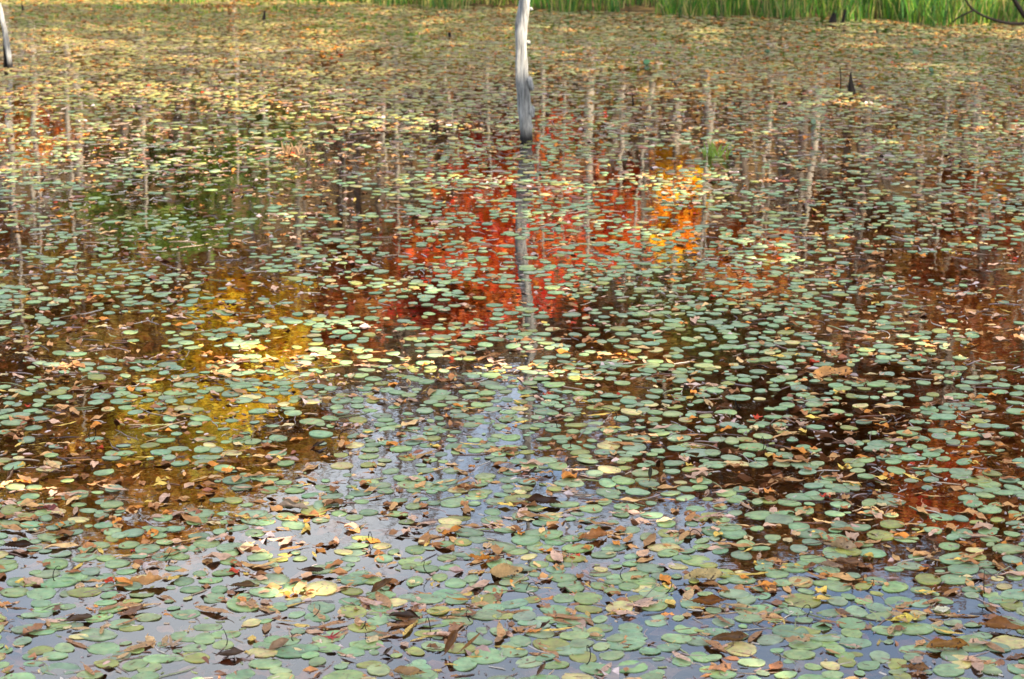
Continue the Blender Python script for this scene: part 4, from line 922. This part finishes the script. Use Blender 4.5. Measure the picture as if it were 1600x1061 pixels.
dt = obj('dead_tree', None, loc=(B0.x, B0.y, 0)); tag(dt, 'weathered grey dead tree trunk standing in the middle of the pond', 'dead tree')
obj('trunk', mesh('trunk', V, F, smooth=True), M['snag'], dt)
def stub(px, py, dx, dz, L, r):
    p = at_trunk(px, py); q = np.linspace(0, 1, 6)[:, None]
    pa = p + np.array([dx, -.3, dz]) * L * q; pa[:, 2] += .006 * np.sin(q[:, 0] * 5)
    V, F = rough_tube(pa, r * np.array([.9, 1.0, .95, .8, .6, .25]), 9, int(px), .45)
    obj('branch_stub', mesh('branch_stub', V, F, smooth=True), M['snag'], dt)
stub(823, 68, .9, .25, .026, .020); stub(824, 122, .45, -1.0, .075, .027); stub(826, 170, .5, -.9, .055, .026); stub(826, 196, .4, -.9, .035, .022); stub(818, 182, -.8, .3, .03, .012); stub(826, 15, .9, .2, .03, .011)

S0 = on_water(12, 106); D2 = S0.y
def at2(x, y): return np.array([(x - 12) / FPX * D2 * 1.02, 0, CAM_H - D2 * dep(y)])
sn = obj('leaning_snag', None, loc=(S0.x, S0.y, 0)); tag(sn, 'pale broken snag leaning at the left edge of the pond', 'snag')
pts = np.array([at2(*p) for p in ((16, 118), (15, 95), (13, 70), (10, 45), (7, 22), (4, 4))])
tt = np.linspace(0, 1, 20); pp = np.stack([np.interp(tt, np.linspace(0, 1, 6), pts[:, i]) for i in range(3)], -1)
V, F = rough_tube(pp, np.linspace(.024, .014, 20), 10, 5, .4); obj('trunk', mesh('trunk', V, F, smooth=True), M['snag'], sn)
pts = np.array([at2(8, 112), at2(9, 95), at2(9, 75), at2(8, 55)]); pts[:, 1] += .05
V, F = rough_tube(pts, np.array([.034, .03, .024, .01]), 9, 6, .3); obj('split_side', mesh('split_side', V, F, smooth=True), M['bark_wet'], sn)

def stump(name, px, py, htpx, wpx, label, seed, tip=.08, post=None):
    p = on_water(px, py); D = p.y; s = D * 1.01 / FPX
    h, r = htpx * s * 1.02, wpx * s / 2
    t = np.linspace(0, 1, 9)
    pa = np.stack([.12 * h * np.sin(t * 2 + seed), t * 0, -.06 + (h + .06) * t], -1)
    V, F = rough_tube(pa, r * (1 - (1 - tip) * t ** .8), 11, seed, .22)
    o = obj(name, None, loc=p); tag(o, label, 'stump')
    obj('wood', mesh('wood', V, F, smooth=True), M['bark_wet'], o)
    if post:
        for dxp, hp in post:
            q = np.stack([np.full(5, dxp * s) + np.linspace(0, .02, 5), np.zeros(5), np.linspace(-.05, hp * s, 5)], -1)
            V, F = rough_tube(q, np.linspace(.02, .012, 5), 7, seed + 3, .2); obj('splinter', mesh('splinter', V, F, smooth=True), M['bark_wet'], o)
stump('pointed_stump', 1332, 143, 30, 19, 'dark pointed stump poking out of the pads right of the dead tree', 3)
stump('pointed_stump', 413, 31, 15, 12, 'small black cone-shaped stump near the far bank on the left', 5)
stump('pointed_stump', 35, 17, 14, 9, 'tiny black stump near the far bank by the leaning snag', 8)
stump('broken_stump', 1302, 35, 14, 20, 'black broken stump in front of the far bank grass', 11, .3, [(14, 20), (-4, 12)])
stump('pointed_stump', 988, 160, 14, 6, 'thin dark stub right of the dead tree', 14)
stump('pointed_stump', 703, 58, 7, 8, 'low black knob in the water left of the dead tree', 15, .5)
def twig_thing(name, pts3, r0, r1, label, cat='twig', mat='bark_wet', children=()):
    P = np.array(pts3, float); base = Vector(P[0]); t = np.linspace(0, 1, 16)
    q = np.stack([np.interp(t, np.linspace(0, 1, len(P)), P[:, i]) for i in range(3)], -1)
    for _ in range(2): q[1:-1] = (q[:-2] + 2 * q[1:-1] + q[2:]) / 4
    o = obj(name, None, loc=base); tag(o, label, cat)
    V, F = rough_tube(q - np.array(base), np.linspace(r0, r1, 16), 8, 2, .15); obj('stem', mesh('stem', V, F, smooth=True), M[mat], o)
    for ch in children:
        Q = np.array(ch, float); qq = np.stack([np.interp(np.linspace(0, 1, 8), np.linspace(0, 1, len(Q)), Q[:, i]) for i in range(3)], -1)
        V, F = tube(qq - np.array(base), np.linspace(r0 * .6, r1 * .6, 8), 6); obj('side_branch', mesh('side_branch', V, F, smooth=True), M[mat], o)
    return o
b = on_water(1313, 140); twig_thing('upright_twig', [b + Vector((0, 0, -.03)), b + Vector((.002, 0, .08)), b + Vector((-.008, 0, .17))], .006, .003, 'thin upright twig just left of the pointed stump')
Db = on_water(1590, 40).y - .1
def atb(x, y, dy=0): return ((x - 800) / FPX * (Db + dy) * 1.02, Db + dy, CAM_H - (Db + dy) * dep(y))
twig_thing('fallen_branch', [atb(1640, 30), atb(1600, 36), atb(1560, 38), atb(1525, 28), atb(1500, 14), atb(1488, -6)], .017, .008, 'dark fallen branch arching over the water at the top right corner', 'branch',
           children=[[atb(1504, 16), atb(1480, 28), atb(1470, 38)]])
twig_thing('fallen_branch', [atb(1615, 42, .1), atb(1590, 34, .1), atb(1578, 20, .1), atb(1562, -6, .1), atb(1545, -40, .1)], .026, .018, 'thick dark limb rising from the bank at the top right corner', 'branch')

# upright green pads standing above the water, near the far side
for k, (a, b, s, lab) in enumerate([(1010, 101, .075, 'small upright teal pad left of a dark scrap in the far water'), (1431, 85, .07, 'upright teal pad far right below the bank grass'), (1199, 83, .06, 'upright dark green pad below the bank grass'),
                                 (1455, 112, .06, 'pale upright pad right of the pointed stump'), (1271, 195, .07, 'round dark green pad tilted up below the pointed stump'), (1508, 87, .05, 'little green upright pad near the right edge'), (1300, 85, .05, 'little pale green upright pad above the pointed stump')]):
    p = on_water(a, b); s *= .42; TV, TF = pad_shape(18, 200 + k, (.5, 1.0), 3.0)
    V = TV * s * np.array([1, 1, 1.0])
    o = obj('upright_pad', mesh('upright_pad', V, TF, smooth=True), M['pad'], loc=(p.x, p.y, s * .7), rot=(R(55 + 8 * (k % 3)), 0, R(-25 + 18 * k)), color=[(.03, .09, .035), (.09, .14, .06), (.025, .07, .02)][k % 3])
    tag(o, lab, 'lily pad', 'upright pads near the far bank')
    st = np.stack([np.zeros(4), np.linspace(0, .02, 4), np.linspace(0, -s * .9, 4)], -1)
    V, F = tube(st, np.full(4, .003), 5); c = obj('stalk', mesh('stalk', V, F), M['bark_wet'], o); c.matrix_parent_inverse = Matrix(); c.rotation_euler = (-R(55 + 8 * (k % 3)), 0, 0)
# withered reed tufts in the water
for k, (a, b, lab, colr) in enumerate([(455, 240, 'withered brown reed tuft standing left of the dead tree', (.34, .2, .1)), (1122, 244, 'pale green sedge tuft right of the golden reflection', (.26, .36, .05))]):
    p = on_water(a, b); rg = np.random.default_rng(40 + k); m_ = 26
    az = rg.uniform(0, 6.28, m_); hh = rg.uniform(.04, .12, m_) * (1 if b < 300 else .45); ln = hh * rg.uniform(.2, .9, m_)
    bs = np.stack([rg.normal(0, .04, m_), rg.normal(0, .03, m_), np.full(m_, -.01)], -1); wv = np.stack([np.full(m_, .004 if b < 300 else .0018), np.zeros(m_), np.zeros(m_)], -1)
    tp = bs + np.stack([np.cos(az) * ln, np.sin(az) * ln, hh], -1); md = (bs + tp) / 2 + np.array([0, 0, .012])
    V = np.stack([bs - wv, bs + wv, md + wv, md - wv, tp], 1).reshape(-1, 3); o_ = np.arange(m_)[:, None] * 5
    F = np.concatenate([o_ + [0, 1, 2], o_ + [0, 2, 3], o_ + [3, 2, 4]])
    o = obj('water_weed', mesh('water_weed', V, F, np.tile(np.array(colr), (len(V), 1))), M['grass'], loc=p); tag(o, lab, 'plant')
